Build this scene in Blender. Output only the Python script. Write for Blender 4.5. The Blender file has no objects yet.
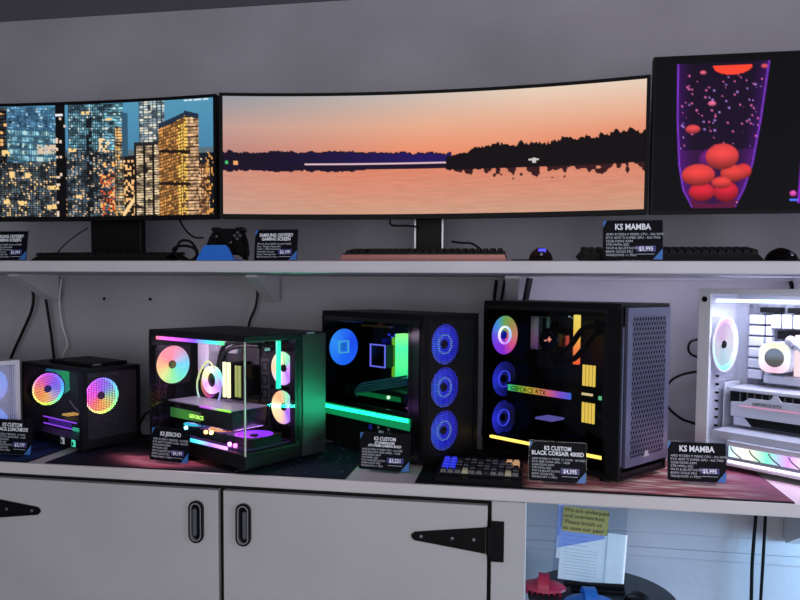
import bpy, bmesh, math, random
import numpy as np
from mathutils import Vector, Matrix
R = math.radians
random.seed(7)
rng = np.random.default_rng(5)
scene = bpy.context.scene
COL = scene.collection

# ------------------------------------------------------------------ materials
def lin(c):
    out = []
    for v in c[:3]:
        v = v / 255.0
        out.append(v / 12.92 if v <= 0.04045 else ((v + 0.055) / 1.055) ** 2.4)
    return tuple(out)

def rgba(c):
    return lin(c) + (1.0,)

def newmat(name):
    m = bpy.data.materials.new(name)
    m.use_nodes = True
    nt = m.node_tree
    b = nt.nodes['Principled BSDF']
    return m, nt, b

def mat(name, c, rough=0.5, metal=0.0, emit=None, es=0.0, bump=0.0, bscale=60, var=0.0, spec=0.5, vscale=4.0):
    m, nt, b = newmat(name)
    b.inputs['Base Color'].default_value = rgba(c)
    b.inputs['Roughness'].default_value = rough
    b.inputs['Metallic'].default_value = metal
    b.inputs['Specular IOR Level'].default_value = spec
    if emit:
        b.inputs['Emission Color'].default_value = rgba(emit)
        b.inputs['Emission Strength'].default_value = es
    if bump or var:
        tc = nt.nodes.new('ShaderNodeTexCoord')
        nz = nt.nodes.new('ShaderNodeTexNoise')
        nz.inputs['Scale'].default_value = bscale if bump else vscale
        nz.inputs['Detail'].default_value = 5
        nt.links.new(tc.outputs['Object'], nz.inputs['Vector'])
        if bump:
            bp = nt.nodes.new('ShaderNodeBump')
            bp.inputs['Strength'].default_value = bump
            bp.inputs['Distance'].default_value = 0.004
            nt.links.new(nz.outputs['Fac'], bp.inputs['Height'])
            nt.links.new(bp.outputs['Normal'], b.inputs['Normal'])
        if var:
            n2 = nt.nodes.new('ShaderNodeTexNoise')
            n2.inputs['Scale'].default_value = vscale
            n2.inputs['Detail'].default_value = 6
            nt.links.new(tc.outputs['Object'], n2.inputs['Vector'])
            cr = nt.nodes.new('ShaderNodeValToRGB')
            cr.color_ramp.elements[0].position = 0.3
            cr.color_ramp.elements[1].position = 0.7
            cr.color_ramp.elements[0].color = rgba([max(0, v * (1 - var)) for v in c])
            cr.color_ramp.elements[1].color = rgba([min(255, v * (1 + var)) for v in c])
            nt.links.new(n2.outputs['Fac'], cr.inputs['Fac'])
            nt.links.new(cr.outputs['Color'], b.inputs['Base Color'])
    return m

def glow(name, c, s):
    m, nt, b = newmat(name)
    b.inputs['Base Color'].default_value = rgba([v * 0.25 for v in c])
    b.inputs['Roughness'].default_value = 0.4
    b.inputs['Emission Color'].default_value = rgba(c)
    b.inputs['Emission Strength'].default_value = s
    return m

def axis_glow(name, axis, lo, hi, cols, s):
    """LED strip whose colour runs along one local axis."""
    m, nt, b = newmat(name)
    tc = nt.nodes.new('ShaderNodeTexCoord')
    sp = nt.nodes.new('ShaderNodeSeparateXYZ')
    nt.links.new(tc.outputs['Object'], sp.inputs[0])
    mr = nt.nodes.new('ShaderNodeMapRange')
    mr.inputs['From Min'].default_value = lo
    mr.inputs['From Max'].default_value = hi
    nt.links.new(sp.outputs[axis], mr.inputs['Value'])
    cr = ramp(nt, cols)
    nt.links.new(mr.outputs[0], cr.inputs['Fac'])
    nt.links.new(cr.outputs['Color'], b.inputs['Emission Color'])
    b.inputs['Emission Strength'].default_value = s
    b.inputs['Base Color'].default_value = (0.03, 0.03, 0.03, 1)
    return m

def ramp(nt, cols):
    cr = nt.nodes.new('ShaderNodeValToRGB')
    el = cr.color_ramp.elements
    n = len(cols)
    el[0].position = 0; el[0].color = rgba(cols[0])
    el[1].position = 1; el[1].color = rgba(cols[-1])
    for i in range(1, n - 1):
        e = el.new(i / (n - 1)); e.color = rgba(cols[i])
    return cr

def radial(name, cols, s, turn=0.0):
    """RGB fan light: the colour runs round the fan's hub (local XZ plane)."""
    m, nt, b = newmat(name)
    tc = nt.nodes.new('ShaderNodeTexCoord')
    sp = nt.nodes.new('ShaderNodeSeparateXYZ')
    nt.links.new(tc.outputs['Object'], sp.inputs[0])
    at = nt.nodes.new('ShaderNodeMath'); at.operation = 'ARCTAN2'
    nt.links.new(sp.outputs['X'], at.inputs[0]); nt.links.new(sp.outputs['Z'], at.inputs[1])
    ml = nt.nodes.new('ShaderNodeMath'); ml.operation = 'MULTIPLY_ADD'
    ml.inputs[1].default_value = 1 / (2 * math.pi); ml.inputs[2].default_value = 0.5 + turn
    nt.links.new(at.outputs[0], ml.inputs[0])
    fr = nt.nodes.new('ShaderNodeMath'); fr.operation = 'FRACT'
    nt.links.new(ml.outputs[0], fr.inputs[0])
    cr = ramp(nt, list(cols) + [cols[0]])
    nt.links.new(fr.outputs[0], cr.inputs['Fac'])
    nt.links.new(cr.outputs['Color'], b.inputs['Emission Color'])
    b.inputs['Emission Strength'].default_value = s
    b.inputs['Base Color'].default_value = (0.04, 0.04, 0.045, 1)
    return m

def glassmat(name, tint=(246, 248, 248), refl=0.3, rough=0.02):
    m, nt, b = newmat(name)
    nt.nodes.remove(b)
    out = nt.nodes['Material Output']
    tr = nt.nodes.new('ShaderNodeBsdfTransparent'); tr.inputs[0].default_value = rgba(tint)
    gl = nt.nodes.new('ShaderNodeBsdfGlossy'); gl.inputs['Roughness'].default_value = rough
    fr = nt.nodes.new('ShaderNodeFresnel'); fr.inputs['IOR'].default_value = 1.45
    mu = nt.nodes.new('ShaderNodeMath'); mu.operation = 'MULTIPLY'; mu.inputs[1].default_value = refl
    ge = nt.nodes.new('ShaderNodeNewGeometry')
    bk = nt.nodes.new('ShaderNodeMath'); bk.operation = 'SUBTRACT'; bk.inputs[0].default_value = 1.0
    nt.links.new(ge.outputs['Backfacing'], bk.inputs[1])
    m2 = nt.nodes.new('ShaderNodeMath'); m2.operation = 'MULTIPLY'
    nt.links.new(fr.outputs[0], m2.inputs[0]); nt.links.new(bk.outputs[0], m2.inputs[1])
    nt.links.new(m2.outputs[0], mu.inputs[0])
    mx = nt.nodes.new('ShaderNodeMixShader')
    nt.links.new(mu.outputs[0], mx.inputs[0]); nt.links.new(tr.outputs[0], mx.inputs[1]); nt.links.new(gl.outputs[0], mx.inputs[2])
    nt.links.new(mx.outputs[0], out.inputs['Surface'])
    return m

def meshmat(name, c, pitch, hole, rough=0.45, metal=0.0, ax=('X', 'Z'), tri=False):
    """Perforated sheet: a regular field of holes in the panel's own plane."""
    m, nt, b = newmat(name)
    b.inputs['Base Color'].default_value = rgba(c)
    b.inputs['Roughness'].default_value = rough
    b.inputs['Metallic'].default_value = metal
    tc = nt.nodes.new('ShaderNodeTexCoord')
    sp = nt.nodes.new('ShaderNodeSeparateXYZ')
    nt.links.new(tc.outputs['Object'], sp.inputs[0])
    def M(op, a, bb=None, v=None):
        n = nt.nodes.new('ShaderNodeMath'); n.operation = op
        for i, s in enumerate((a, bb)):
            if s is None: continue
            if isinstance(s, (int, float)): n.inputs[i].default_value = s
            else: nt.links.new(s, n.inputs[i])
        return n.outputs[0]
    u = M('MULTIPLY', sp.outputs[ax[0]], 1 / pitch)
    v = M('MULTIPLY', sp.outputs[ax[1]], 1 / pitch)
    if tri:
        row = M('FLOOR', v)
        u = M('ADD', u, M('MULTIPLY', M('MODULO', row, 2.0), 0.5))
    fu = M('ABSOLUTE', M('SUBTRACT', M('FRACT', u), 0.5))
    fv = M('ABSOLUTE', M('SUBTRACT', M('FRACT', v), 0.5))
    d = M('MAXIMUM', fu, fv) if not tri else M('ADD', fu, M('MULTIPLY', fv, 0.6))
    mask = M('LESS_THAN', d, hole)
    tr = nt.nodes.new('ShaderNodeBsdfTransparent')
    mx = nt.nodes.new('ShaderNodeMixShader')
    nt.links.new(mask, mx.inputs[0]); nt.links.new(b.outputs[0], mx.inputs[1]); nt.links.new(tr.outputs[0], mx.inputs[2])
    nt.links.new(mx.outputs[0], nt.nodes['Material Output'].inputs['Surface'])
    return m

def attrmat(name, es=0.0, rough=0.5, spec=0.5):
    """Printed or displayed picture carried by the surface's own colour attribute."""
    m, nt, b = newmat(name)
    a = nt.nodes.new('ShaderNodeAttribute'); a.attribute_name = 'picture'
    b.inputs['Roughness'].default_value = rough
    b.inputs['Specular IOR Level'].default_value = spec
    if es:
        b.inputs['Base Color'].default_value = (0.004, 0.004, 0.004, 1)
        nt.links.new(a.outputs['Color'], b.inputs['Emission Color'])
        b.inputs['Emission Strength'].default_value = es
    else:
        nt.links.new(a.outputs['Color'], b.inputs['Base Color'])
    return m

M = {}
M['wall'] = mat('wall_paint', (156, 153, 160), 0.75, bump=0.25, bscale=45, var=0.05, vscale=3)
M['ceil'] = mat('ceiling_paint', (120, 118, 128), 0.85)
M['floor'] = mat('floor_vinyl', (120, 120, 122), 0.6, var=0.1)
M['shelf'] = mat('shelf_paint', (190, 187, 192), 0.5, bump=0.15, bscale=30, var=0.03)
M['counter'] = mat('counter_paint', (196, 192, 192), 0.45, bump=0.12, bscale=35, var=0.03)
M['cabinet'] = mat('cabinet_paint', (176, 175, 176), 0.5, bump=0.1, bscale=50, var=0.02)
M['dark'] = mat('shade_black', (10, 10, 11), 0.8)
M['black'] = mat('black_plastic', (10, 10, 12), 0.5, spec=0.12)
M['black_gloss'] = mat('black_gloss', (10, 10, 12), 0.2, spec=0.3)
M['black_metal'] = mat('black_steel', (13, 13, 15), 0.45, spec=0.16)
M['side_panel'] = mat('satin_steel', (34, 38, 38), 0.55, spec=0.2)
M['iron'] = mat('black_iron', (9, 9, 10), 0.5, spec=0.12, bump=0.2, bscale=200)
M['grey'] = mat('grey_metal', (110, 112, 118), 0.35, metal=0.6)
M['chrome'] = mat('chrome', (190, 190, 196), 0.3, metal=0.7)
M['silver'] = mat('silver_plastic', (170, 170, 176), 0.35, metal=0.5)
M['white'] = mat('white_plastic', (198, 198, 214), 0.45)
M['white_metal'] = mat('white_coated_steel', (205, 206, 216), 0.4)
M['glass'] = glassmat('clear_glass')
M['smoke'] = glassmat('smoked_glass', (222, 224, 228))
M['acrylic'] = glassmat('clear_acrylic', (238, 243, 246), 0.7)
M['pcb'] = mat('circuit_board', (18, 20, 24), 0.5, var=0.3, vscale=40)
M['navy'] = mat('card_black', (10, 10, 17), 0.5, spec=0.08)
M['cardblue'] = mat('card_blue', (44, 104, 176), 0.4)
M['ink'] = mat('card_white_ink', (235, 238, 245), 0.5, emit=(235, 238, 245), es=0.0)
M['inkdim'] = mat('card_grey_ink', (190, 194, 205), 0.5)
M['pricebg'] = mat('card_price_purple', (52, 48, 120), 0.4)
M['copper'] = mat('rose_metal', (142, 90, 86), 0.4, metal=0.4)
M['keyblack'] = mat('key_black', (14, 14, 16), 0.5, spec=0.2)
M['blue'] = mat('blue_plastic', (36, 108, 205), 0.4)
M['red'] = mat('red_rubber', (165, 30, 62), 0.45)
M['bluerub'] = mat('blue_rubber', (30, 95, 175), 0.45)
M['paper'] = mat('white_paper', (246, 246, 248), 0.7, var=0.02, vscale=30)
M['yellow'] = mat('yellow_paper', (168, 158, 88), 0.75)
M['bluepaper'] = mat('blue_paper', (150, 170, 232), 0.7)
M['inkblack'] = mat('black_ink', (25, 24, 22), 0.6)
M['inkblue'] = mat('blue_ink', (70, 90, 200), 0.6)
M['cable'] = mat('black_cable', (9, 9, 10), 0.5, spec=0.15)
M['cablewhite'] = mat('white_cable', (205, 200, 200), 0.5)

# ------------------------------------------------------------------ mesh helper
class MB:
    def __init__(s): s.bm = bmesh.new()
    def bx(s, x0, x1, y0, y1, z0, z1, bev=0.0):
        r = bmesh.ops.create_cube(s.bm, size=1.0)
        vs = r['verts']
        bmesh.ops.scale(s.bm, vec=(x1 - x0, y1 - y0, z1 - z0), verts=vs)
        bmesh.ops.translate(s.bm, vec=((x0 + x1) / 2, (y0 + y1) / 2, (z0 + z1) / 2), verts=vs)
        if bev:
            es = list({e for v in vs for e in v.link_edges})
            bmesh.ops.bevel(s.bm, geom=es, offset=bev, segments=2, affect='EDGES', profile=0.5)
        return s
    def prism(s, poly, lo, hi, axis='y'):
        """poly: 2-D outline; extruded along axis between lo and hi."""
        def P(a, b, t):
            return {'y': (a, t, b), 'x': (t, a, b), 'z': (a, b, t)}[axis]
        A = [s.bm.verts.new(P(a, b, lo)) for a, b in poly]
        B = [s.bm.verts.new(P(a, b, hi)) for a, b in poly]
        n = len(poly)
        s.bm.faces.new(A); s.bm.faces.new(B[::-1])
        for i in range(n):
            s.bm.faces.new((A[i], B[i], B[(i + 1) % n], A[(i + 1) % n]))
        return s
    def tube(s, pts, r, n=8, smooth=True, sub=6, closed=False, radii=None):
        P = [Vector(p) for p in pts]
        if smooth and len(P) > 2:
            Q = []
            m = len(P)
            for i in range(m if closed else m - 1):
                p0 = P[(i - 1) % m] if closed else P[max(i - 1, 0)]
                p1 = P[i]; p2 = P[(i + 1) % m]
                p3 = P[(i + 2) % m] if closed else P[min(i + 2, m - 1)]
                for k in range(sub):
                    t = k / sub
                    Q.append(0.5 * ((2 * p1) + (p2 - p0) * t + (2 * p0 - 5 * p1 + 4 * p2 - p3) * t * t + (3 * p1 - p0 - 3 * p2 + p3) * t ** 3))
            if not closed: Q.append(P[-1])
            P = Q
        rings = []
        m = len(P)
        ref = None
        for i, p in enumerate(P):
            if closed: d = (P[(i + 1) % m] - P[(i - 1) % m]).normalized()
            else: d = (P[min(i + 1, m - 1)] - P[max(i - 1, 0)]).normalized()
            if ref is None:
                ref = d.orthogonal().normalized()
            ref = (ref - d * ref.dot(d)).normalized()
            b = d.cross(ref)
            rr = r if radii is None else radii[min(int(i * len(radii) / m), len(radii) - 1)]
            rings.append([s.bm.verts.new(p + (ref * math.cos(2 * math.pi * k / n) + b * math.sin(2 * math.pi * k / n)) * rr) for k in range(n)])
        for i in range(m if closed else m - 1):
            a, c = rings[i], rings[(i + 1) % m]
            for k in range(n):
                s.bm.faces.new((a[k], a[(k + 1) % n], c[(k + 1) % n], c[k]))
        if not closed:
            s.bm.faces.new(rings[0][::-1]); s.bm.faces.new(rings[-1])
        return s
    def lathe(s, prof, c=(0, 0, 0), axis='z', n=32, cap=True):
        """prof: (radius, height) pairs along axis."""
        rings = []
        for r, h in prof:
            ring = []
            for k in range(n):
                a = 2 * math.pi * k / n
                u, v = r * math.cos(a), r * math.sin(a)
                p = {'z': (u, v, h), 'y': (u, h, v), 'x': (h, u, v)}[axis]
                ring.append(s.bm.verts.new((p[0] + c[0], p[1] + c[1], p[2] + c[2])))
            rings.append(ring)
        for i in range(len(rings) - 1):
            for k in range(n):
                s.bm.faces.new((rings[i][k], rings[i][(k + 1) % n], rings[i + 1][(k + 1) % n], rings[i + 1][k]))
        if cap:
            s.bm.faces.new(rings[0]); s.bm.faces.new(rings[-1])
        return s
    def frame(s, x0, x1, z0, z1, t, y0, y1, axis='y', ti=None):
        """rectangular ring of width t."""
        a = [(x0, z0), (x1, z0), (x1, z1), (x0, z1)]
        b = [(x0 + t, z0 + t), (x1 - t, z0 + t), (x1 - t, z1 - t), (x0 + t, z1 - t)]
        return s.ring(a, b, y0, y1, axis)
    def ring(s, a, b, lo, hi, axis='y'):
        def P(u, v, t):
            return {'y': (u, t, v), 'x': (t, u, v), 'z': (u, v, t)}[axis]
        n = len(a)
        V = [[s.bm.verts.new(P(u, v, t)) for u, v in pl] for t in (lo, hi) for pl in (a, b)]
        al, bl, ah, bh = V
        for i in range(n):
            j = (i + 1) % n
            s.bm.faces.new((al[i], al[j], bl[j], bl[i]))
            s.bm.faces.new((ah[i], bh[i], bh[j], ah[j]))
            s.bm.faces.new((al[i], ah[i], ah[j], al[j]))
            s.bm.faces.new((bl[i], bl[j], bh[j], bh[i]))
        return s
    def rot(s, a, axis, cent=(0, 0, 0)):
        bmesh.ops.rotate(s.bm, cent=cent, matrix=Matrix.Rotation(a, 3, axis), verts=s.bm.verts)
        return s
    def move(s, v):
        bmesh.ops.translate(s.bm, vec=v, verts=s.bm.verts); return s
    def build(s, name, m, parent=None, smooth=False, loc=None, rot=None):
        bmesh.ops.recalc_face_normals(s.bm, faces=s.bm.faces)
        me = bpy.data.meshes.new(name)
        s.bm.to_mesh(me); s.bm.free()
        if smooth:
            me.polygons.foreach_set('use_smooth', [True] * len(me.polygons))
            try: me.set_sharp_from_angle(angle=R(40))
            except Exception: pass
        o = bpy.data.objects.new(name, me)
        COL.objects.link(o)
        me.materials.append(m)
        if parent: o.parent = parent
        if loc: o.location = loc
        if rot: o.rotation_euler = rot
        return o

def tag(o, label, cat, group=None):
    o['label'] = label; o['category'] = cat
    if group: o['group'] = group
    return o

def thing(name, label, cat, loc=(0, 0, 0), rz=0.0, group=None):
    o = bpy.data.objects.new(name, None)
    COL.objects.link(o)
    o.location = loc; o.rotation_euler = (0, 0, rz)
    o.empty_display_size = 0.05
    return tag(o, label, cat, group)

def structure(o):
    o['kind'] = 'structure'; return o

def box(name, m, parent, x0, x1, y0, y1, z0, z1, bev=0.0):
    return MB().bx(x0, x1, y0, y1, z0, z1, bev).build(name, m, parent)

def text(name, body, size, m, parent, loc, rot=(R(90), 0, 0), align='LEFT', bold=0.0, depth=0.0004, sx=1.0):
    cu = bpy.data.curves.new(name, 'FONT')
    cu.body = body; cu.size = size; cu.align_x = align; cu.offset = bold; cu.extrude = depth
    cu.resolution_u = 2
    t = bpy.data.objects.new(name, cu); COL.objects.link(t)
    bpy.context.view_layer.update()
    me = bpy.data.meshes.new_from_object(t.evaluated_get(bpy.context.evaluated_depsgraph_get()))
    COL.objects.unlink(t); bpy.data.objects.remove(t); bpy.data.curves.remove(cu)
    me.materials.clear(); me.materials.append(m)
    o = bpy.data.objects.new(name, me); COL.objects.link(o)
    o.parent = parent; o.location = loc; o.rotation_euler = rot; o.scale = (sx, 1, 1)
    return o

def picture(name, m, parent, nx, ny, fpos, fcol):
    """a finely divided sheet whose points carry the picture shown or printed on it."""
    u = np.linspace(0, 1, nx); v = np.linspace(0, 1, ny)
    U, V = np.meshgrid(u, v)
    X, Y, Z = fpos(U, V)
    co = np.stack([X, Y, Z], -1).reshape(-1, 3).astype(np.float32)
    idx = np.arange(nx * ny).reshape(ny, nx)
    f = np.stack([idx[:-1, :-1], idx[:-1, 1:], idx[1:, 1:], idx[1:, :-1]], -1).reshape(-1, 4)
    me = bpy.data.meshes.new(name)
    me.vertices.add(len(co)); me.vertices.foreach_set('co', co.ravel())
    me.loops.add(f.size); me.loops.foreach_set('vertex_index', f.ravel().astype(np.int32))
    me.polygons.add(len(f))
    me.polygons.foreach_set('loop_start', np.arange(0, f.size, 4, dtype=np.int32))
    me.polygons.foreach_set('loop_total', np.full(len(f), 4, dtype=np.int32))
    me.update(calc_edges=True)
    c = np.clip(fcol(U, V), 0, 255) / 255.0
    c = np.where(c <= 0.04045, c / 12.92, ((c + 0.055) / 1.055) ** 2.4)
    a = me.color_attributes.new('picture', 'FLOAT_COLOR', 'POINT')
    full = np.ones((nx * ny, 4), np.float32); full[:, :3] = c.reshape(-1, 3)
    a.data.foreach_set('color', full.ravel())
    me.materials.append(m)
    o = bpy.data.objects.new(name, me); COL.objects.link(o)
    if parent: o.parent = parent
    return o

def noise(x, y, seed=0):
    """smooth value noise on arrays."""
    g = np.random.default_rng(seed).random((64, 64))
    xi = np.floor(x).astype(int); yi = np.floor(y).astype(int)
    fx = x - xi; fy = y - yi
    fx = fx * fx * (3 - 2 * fx); fy = fy * fy * (3 - 2 * fy)
    G = lambda a, b: g[a % 64, b % 64]
    return (G(xi, yi) * (1 - fx) + G(xi + 1, yi) * fx) * (1 - fy) + (G(xi, yi + 1) * (1 - fx) + G(xi + 1, yi + 1) * fx) * fy

def hsh(a, b, seed=0):
    g = np.random.default_rng(seed).random((128, 128))
    return g[np.floor(a).astype(int) % 128, np.floor(b).astype(int) % 128]

def cable(name, label, pts, r=0.004, m=None, group=None):
    return tag(MB().tube(pts, r).build(name, m or M['cable'], None, True), label, 'cable', group)

# ------------------------------------------------------------------ setting
WY = 2.38
structure(box('wall_back', M['wall'], None, -4.0, 3.2, WY, WY + 0.12, 0, 2.376))
structure(box('ceiling', M['ceil'], None, -4.0, 3.2, -3.0, WY + 0.12, 2.377, 2.45))
structure(box('floor', M['floor'], None, -4.0, 3.2, -3.0, WY + 0.12, -0.08, 0))
# boards on the wall below the counter
structure(box('trim_1', M['wall'], None, 0.035, 3.2, WY - 0.022, WY, 0.602, 0.86, 0.002))
structure(box('trim_2', M['wall'], None, 0.035, 3.2, WY - 0.012, WY, 0.549, 0.599, 0.002))
structure(box('trim_3', M['wall'], None, 0.035, 3.2, WY - 0.008, WY, 0.517, 0.547, 0.002))
structure(box('baseboard_back', M['shelf'], None, 0.035, 3.2, WY - 0.016, WY, 0.0, 0.11, 0.003))

# wall shelf
SZ = 1.4665
sh = thing('wall_shelf', 'long white painted wall shelf holding the monitors, keyboards and game controller', 'shelf', (0, 0, 0))
box('board', M['shelf'], sh, -3.2, 2.4, 1.78, WY - 0.001, 1.4355, SZ, 0.003)
box('cleat', M['wall'], sh, -3.2, 2.4, WY - 0.022, WY - 0.001, 1.426, 1.4352, 0.001)
for bxx in (-1.70, -0.845, -0.020, 0.86):
    MB().prism([(2.352, 1.4352), (2.352, 1.348), (2.325, 1.346), (2.14, 1.427), (2.14, 1.4352)], bxx - 0.02, bxx + 0.02, 'x').build('bracket', M['shelf'], sh)

# cabinet with two doors, counter top
cb = thing('cabinet', 'grey painted base cabinet with two hinged doors under the counter', 'cabinet', (0, 0, 0))
box('carcass', M['dark'], cb, -3.2, 0.0, 1.79, WY - 0.01, 0.08, 0.858)  # near-black carcass puts the shade of the door gaps into its colour
box('side_panel', M['cabinet'], cb, 0.002, 0.029, 1.765, WY - 0.03, 0.0, 0.862, 0.002)
box('stile', M['cabinet'], cb, -0.058, 0.028, 1.755, 1.788, 0.0, 0.862, 0.002)
box('stile', M['cabinet'], cb, -1.60, -1.5275, 1.755, 1.788, 0.0, 0.862, 0.002)
box('plinth', M['cabinet'], cb, -3.2, -0.06, 1.80, 1.82, 0.0, 0.08)
def door(x0, x1, hx, hinge_x=None, flip=1):
    d = box('door', M['cabinet'], cb, x0, x1, 1.757, 1.779, 0.10, 0.8475, 0.0025)
    # recessed oval pull: rim and dark dished inside with a chrome edge
    def stadium(w, h, n=10):
        r = w / 2
        p = []
        for k in range(n + 1):
            a = math.pi * k / n; p.append((r * math.cos(a), h / 2 - r + r * math.sin(a)))
        for k in range(n + 1):
            a = math.pi + math.pi * k / n; p.append((r * math.cos(a), -h / 2 + r + r * math.sin(a)))
        return p
    h = MB().ring(stadium(0.042, 0.116), stadium(0.029, 0.102), -0.009, 0.0).build('handle', M['black_gloss'], d, True, (hx, 1.757, 0.759))
    MB().ring(stadium(0.031, 0.105), stadium(0.0268, 0.0995), -0.0105, -0.002).build('chrome_edge', M['chrome'], d, True, (hx, 1.757, 0.759))
    MB().prism(stadium(0.030, 0.103), -0.0025, -0.0002).build('pull_recess', M['black_gloss'], d, True, (hx, 1.757, 0.759))
    MB().prism(stadium(0.011, 0.075), -0.006, -0.002).build('pull_lip', M['grey'], d, True, (hx + 0.004 * flip, 1.757, 0.757))
    if hinge_x is not None:
        s = flip
        hb = MB()
        pts = [(0, 0.034), (0, -0.034), (-0.182, -0.011), (-0.190, -0.004), (-0.190, 0.004), (-0.182, 0.011)]
        hb.prism([(p[0] * s, p[1]) for p in pts], -0.004, 0.0)
        hg = hb.build('strap_hinge', M['iron'], d, False, (hinge_x, 1.757, 0.759))
        MB().lathe([(0.006, -0.036), (0.006, 0.036)], n=12).build('hinge_pin', M['iron'], d, True, (hinge_x + 0.007 * s, 1.753, 0.759))
        box('hinge_leaf', M['iron'], d, hinge_x + (0.012 if s > 0 else -0.046), hinge_x + (0.046 if s > 0 else -0.012), 1.7505, 1.7548, 0.707, 0.811)
        for q in (0.03, 0.085, 0.165):
            MB().lathe([(0.0045, 0.0), (0.0045, -0.0015), (0.002, -0.0025)], axis='y', n=10).build('screw', M['grey'], d, True, (hinge_x - q * s, 1.753, 0.759))
    return d
door(-2.325, -1.6125, -2.26, None, 1)
door(-1.515, -0.7925, -0.853, -1.515, -1)
door(-0.7775, -0.068, -0.718, -0.072, 1)

ct = thing('countertop', 'long off-white painted countertop carrying the computers and desk mats', 'countertop', (0, 0, 0))
MB().bx(-3.2, 2.4, 1.734, WY - 0.001, 0.868, 0.9, 0.004).build('slab', M['counter'], ct)
MB().prism([(2.352, 0.8678), (2.352, 0.62), (2.33, 0.605), (1.95, 0.80), (1.93, 0.8678)], 0.84, 0.885, 'x').build('bracket', M['counter'], ct)

# ------------------------------------------------------------------ monitors
SCR = attrmat('screen_picture', 1.0, 0.5, 0.05)
def monitor(label, cx, w, z0, h, yend, sag, fcol, nx, ny, bez=0.009, chin=0.013, neck=(0.076, 0.0), silver=False):
    t = thing('monitor', label, 'monitor', (cx, yend, SZ), 0)
    z0 -= SZ
    Y = lambda x: sag * (1 - (2 * x / w) ** 2)
    def slab(name, x0, x1, za, zb, ya, yb, m, n=28, parent=t):
        mb = MB(); V = []
        for k in range(n + 1):
            x = x0 + (x1 - x0) * k / n
            V.append([mb.bm.verts.new((x, Y(x) + yy, zz)) for yy, zz in ((ya, za), (yb, za), (yb, zb), (ya, zb))])
        for k in range(n):
            for j in range(4):
                mb.bm.faces.new((V[k][j], V[k][(j + 1) % 4], V[k + 1][(j + 1) % 4], V[k + 1][j]))
        mb.bm.faces.new(V[0]); mb.bm.faces.new(V[-1])
        return mb
    slab('', -w / 2, w / 2, z0, z0 + h, 0.0, 0.022, None).build('shell', M['black'], t)
    b = MB()
    for x0, x1, za, zb in ((-w / 2, w / 2, z0, z0 + chin), (-w / 2, w / 2, z0 + h - bez, z0 + h), (-w / 2, -w / 2 + bez, z0 + chin, z0 + h - bez), (w / 2 - bez, w / 2, z0 + chin, z0 + h - bez)):
        s = slab('', x0, x1, za, zb, -0.004, 0.0, None)
        me = bpy.data.meshes.new('tmp'); s.bm.to_mesh(me); s.bm.free(); b.bm.from_mesh(me); bpy.data.meshes.remove(me)
    b.build('bezel', M['black'], t)
    iw = w - 2 * bez; ih = h - bez - chin
    picture('screen', SCR, t, nx, ny, lambda U, V: (-iw / 2 + iw * U, Y(-iw / 2 + iw * U) - 0.0015, z0 + h - bez - ih * V), fcol)
    # rear hump, neck, flat foot
    MB().bx(-0.13, 0.13, sag + 0.022, sag + 0.07, z0 + h * 0.25, z0 + h * 0.8, 0.012).build('rear_housing', M['black'], t)
    nw = neck[0]; no = neck[1]
    MB().bx(no - nw / 2, no + nw / 2, sag + 0.071, sag + 0.10, 0.012, z0 + h * 0.6, 0.004).build('neck', M['black'], t)
    if silver:
        for sx in (-1, 1):
            box('neck_edge', M['silver'], t, sx * nw / 2 - 0.0025 + sx * 0.003, sx * nw / 2 + 0.0025 + sx * 0.003, sag + 0.069, sag + 0.101, 0.012, z0 + h * 0.5)
    f = MB()
    f.prism([(-0.15, sag + 0.03), (-0.13, sag + 0.02), (-0.03, sag + 0.07), (0.03, sag + 0.07), (0.13, sag + 0.02), (0.15, sag + 0.03), (0.06, sag + 0.14), (-0.06, sag + 0.14)], 0.0, 0.012, 'z')
    f.build('foot', M['black'], t)
    return t

def mix(a, b, k):
    k = np.clip(k, 0, 1)[..., None]
    return np.asarray(a, float) * (1 - k) + np.asarray(b, float) * k
def put(img, mask, col):
    m = np.clip(mask.astype(float), 0, 1)[..., None]
    return img * (1 - m) + np.asarray(col, float) * m

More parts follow.
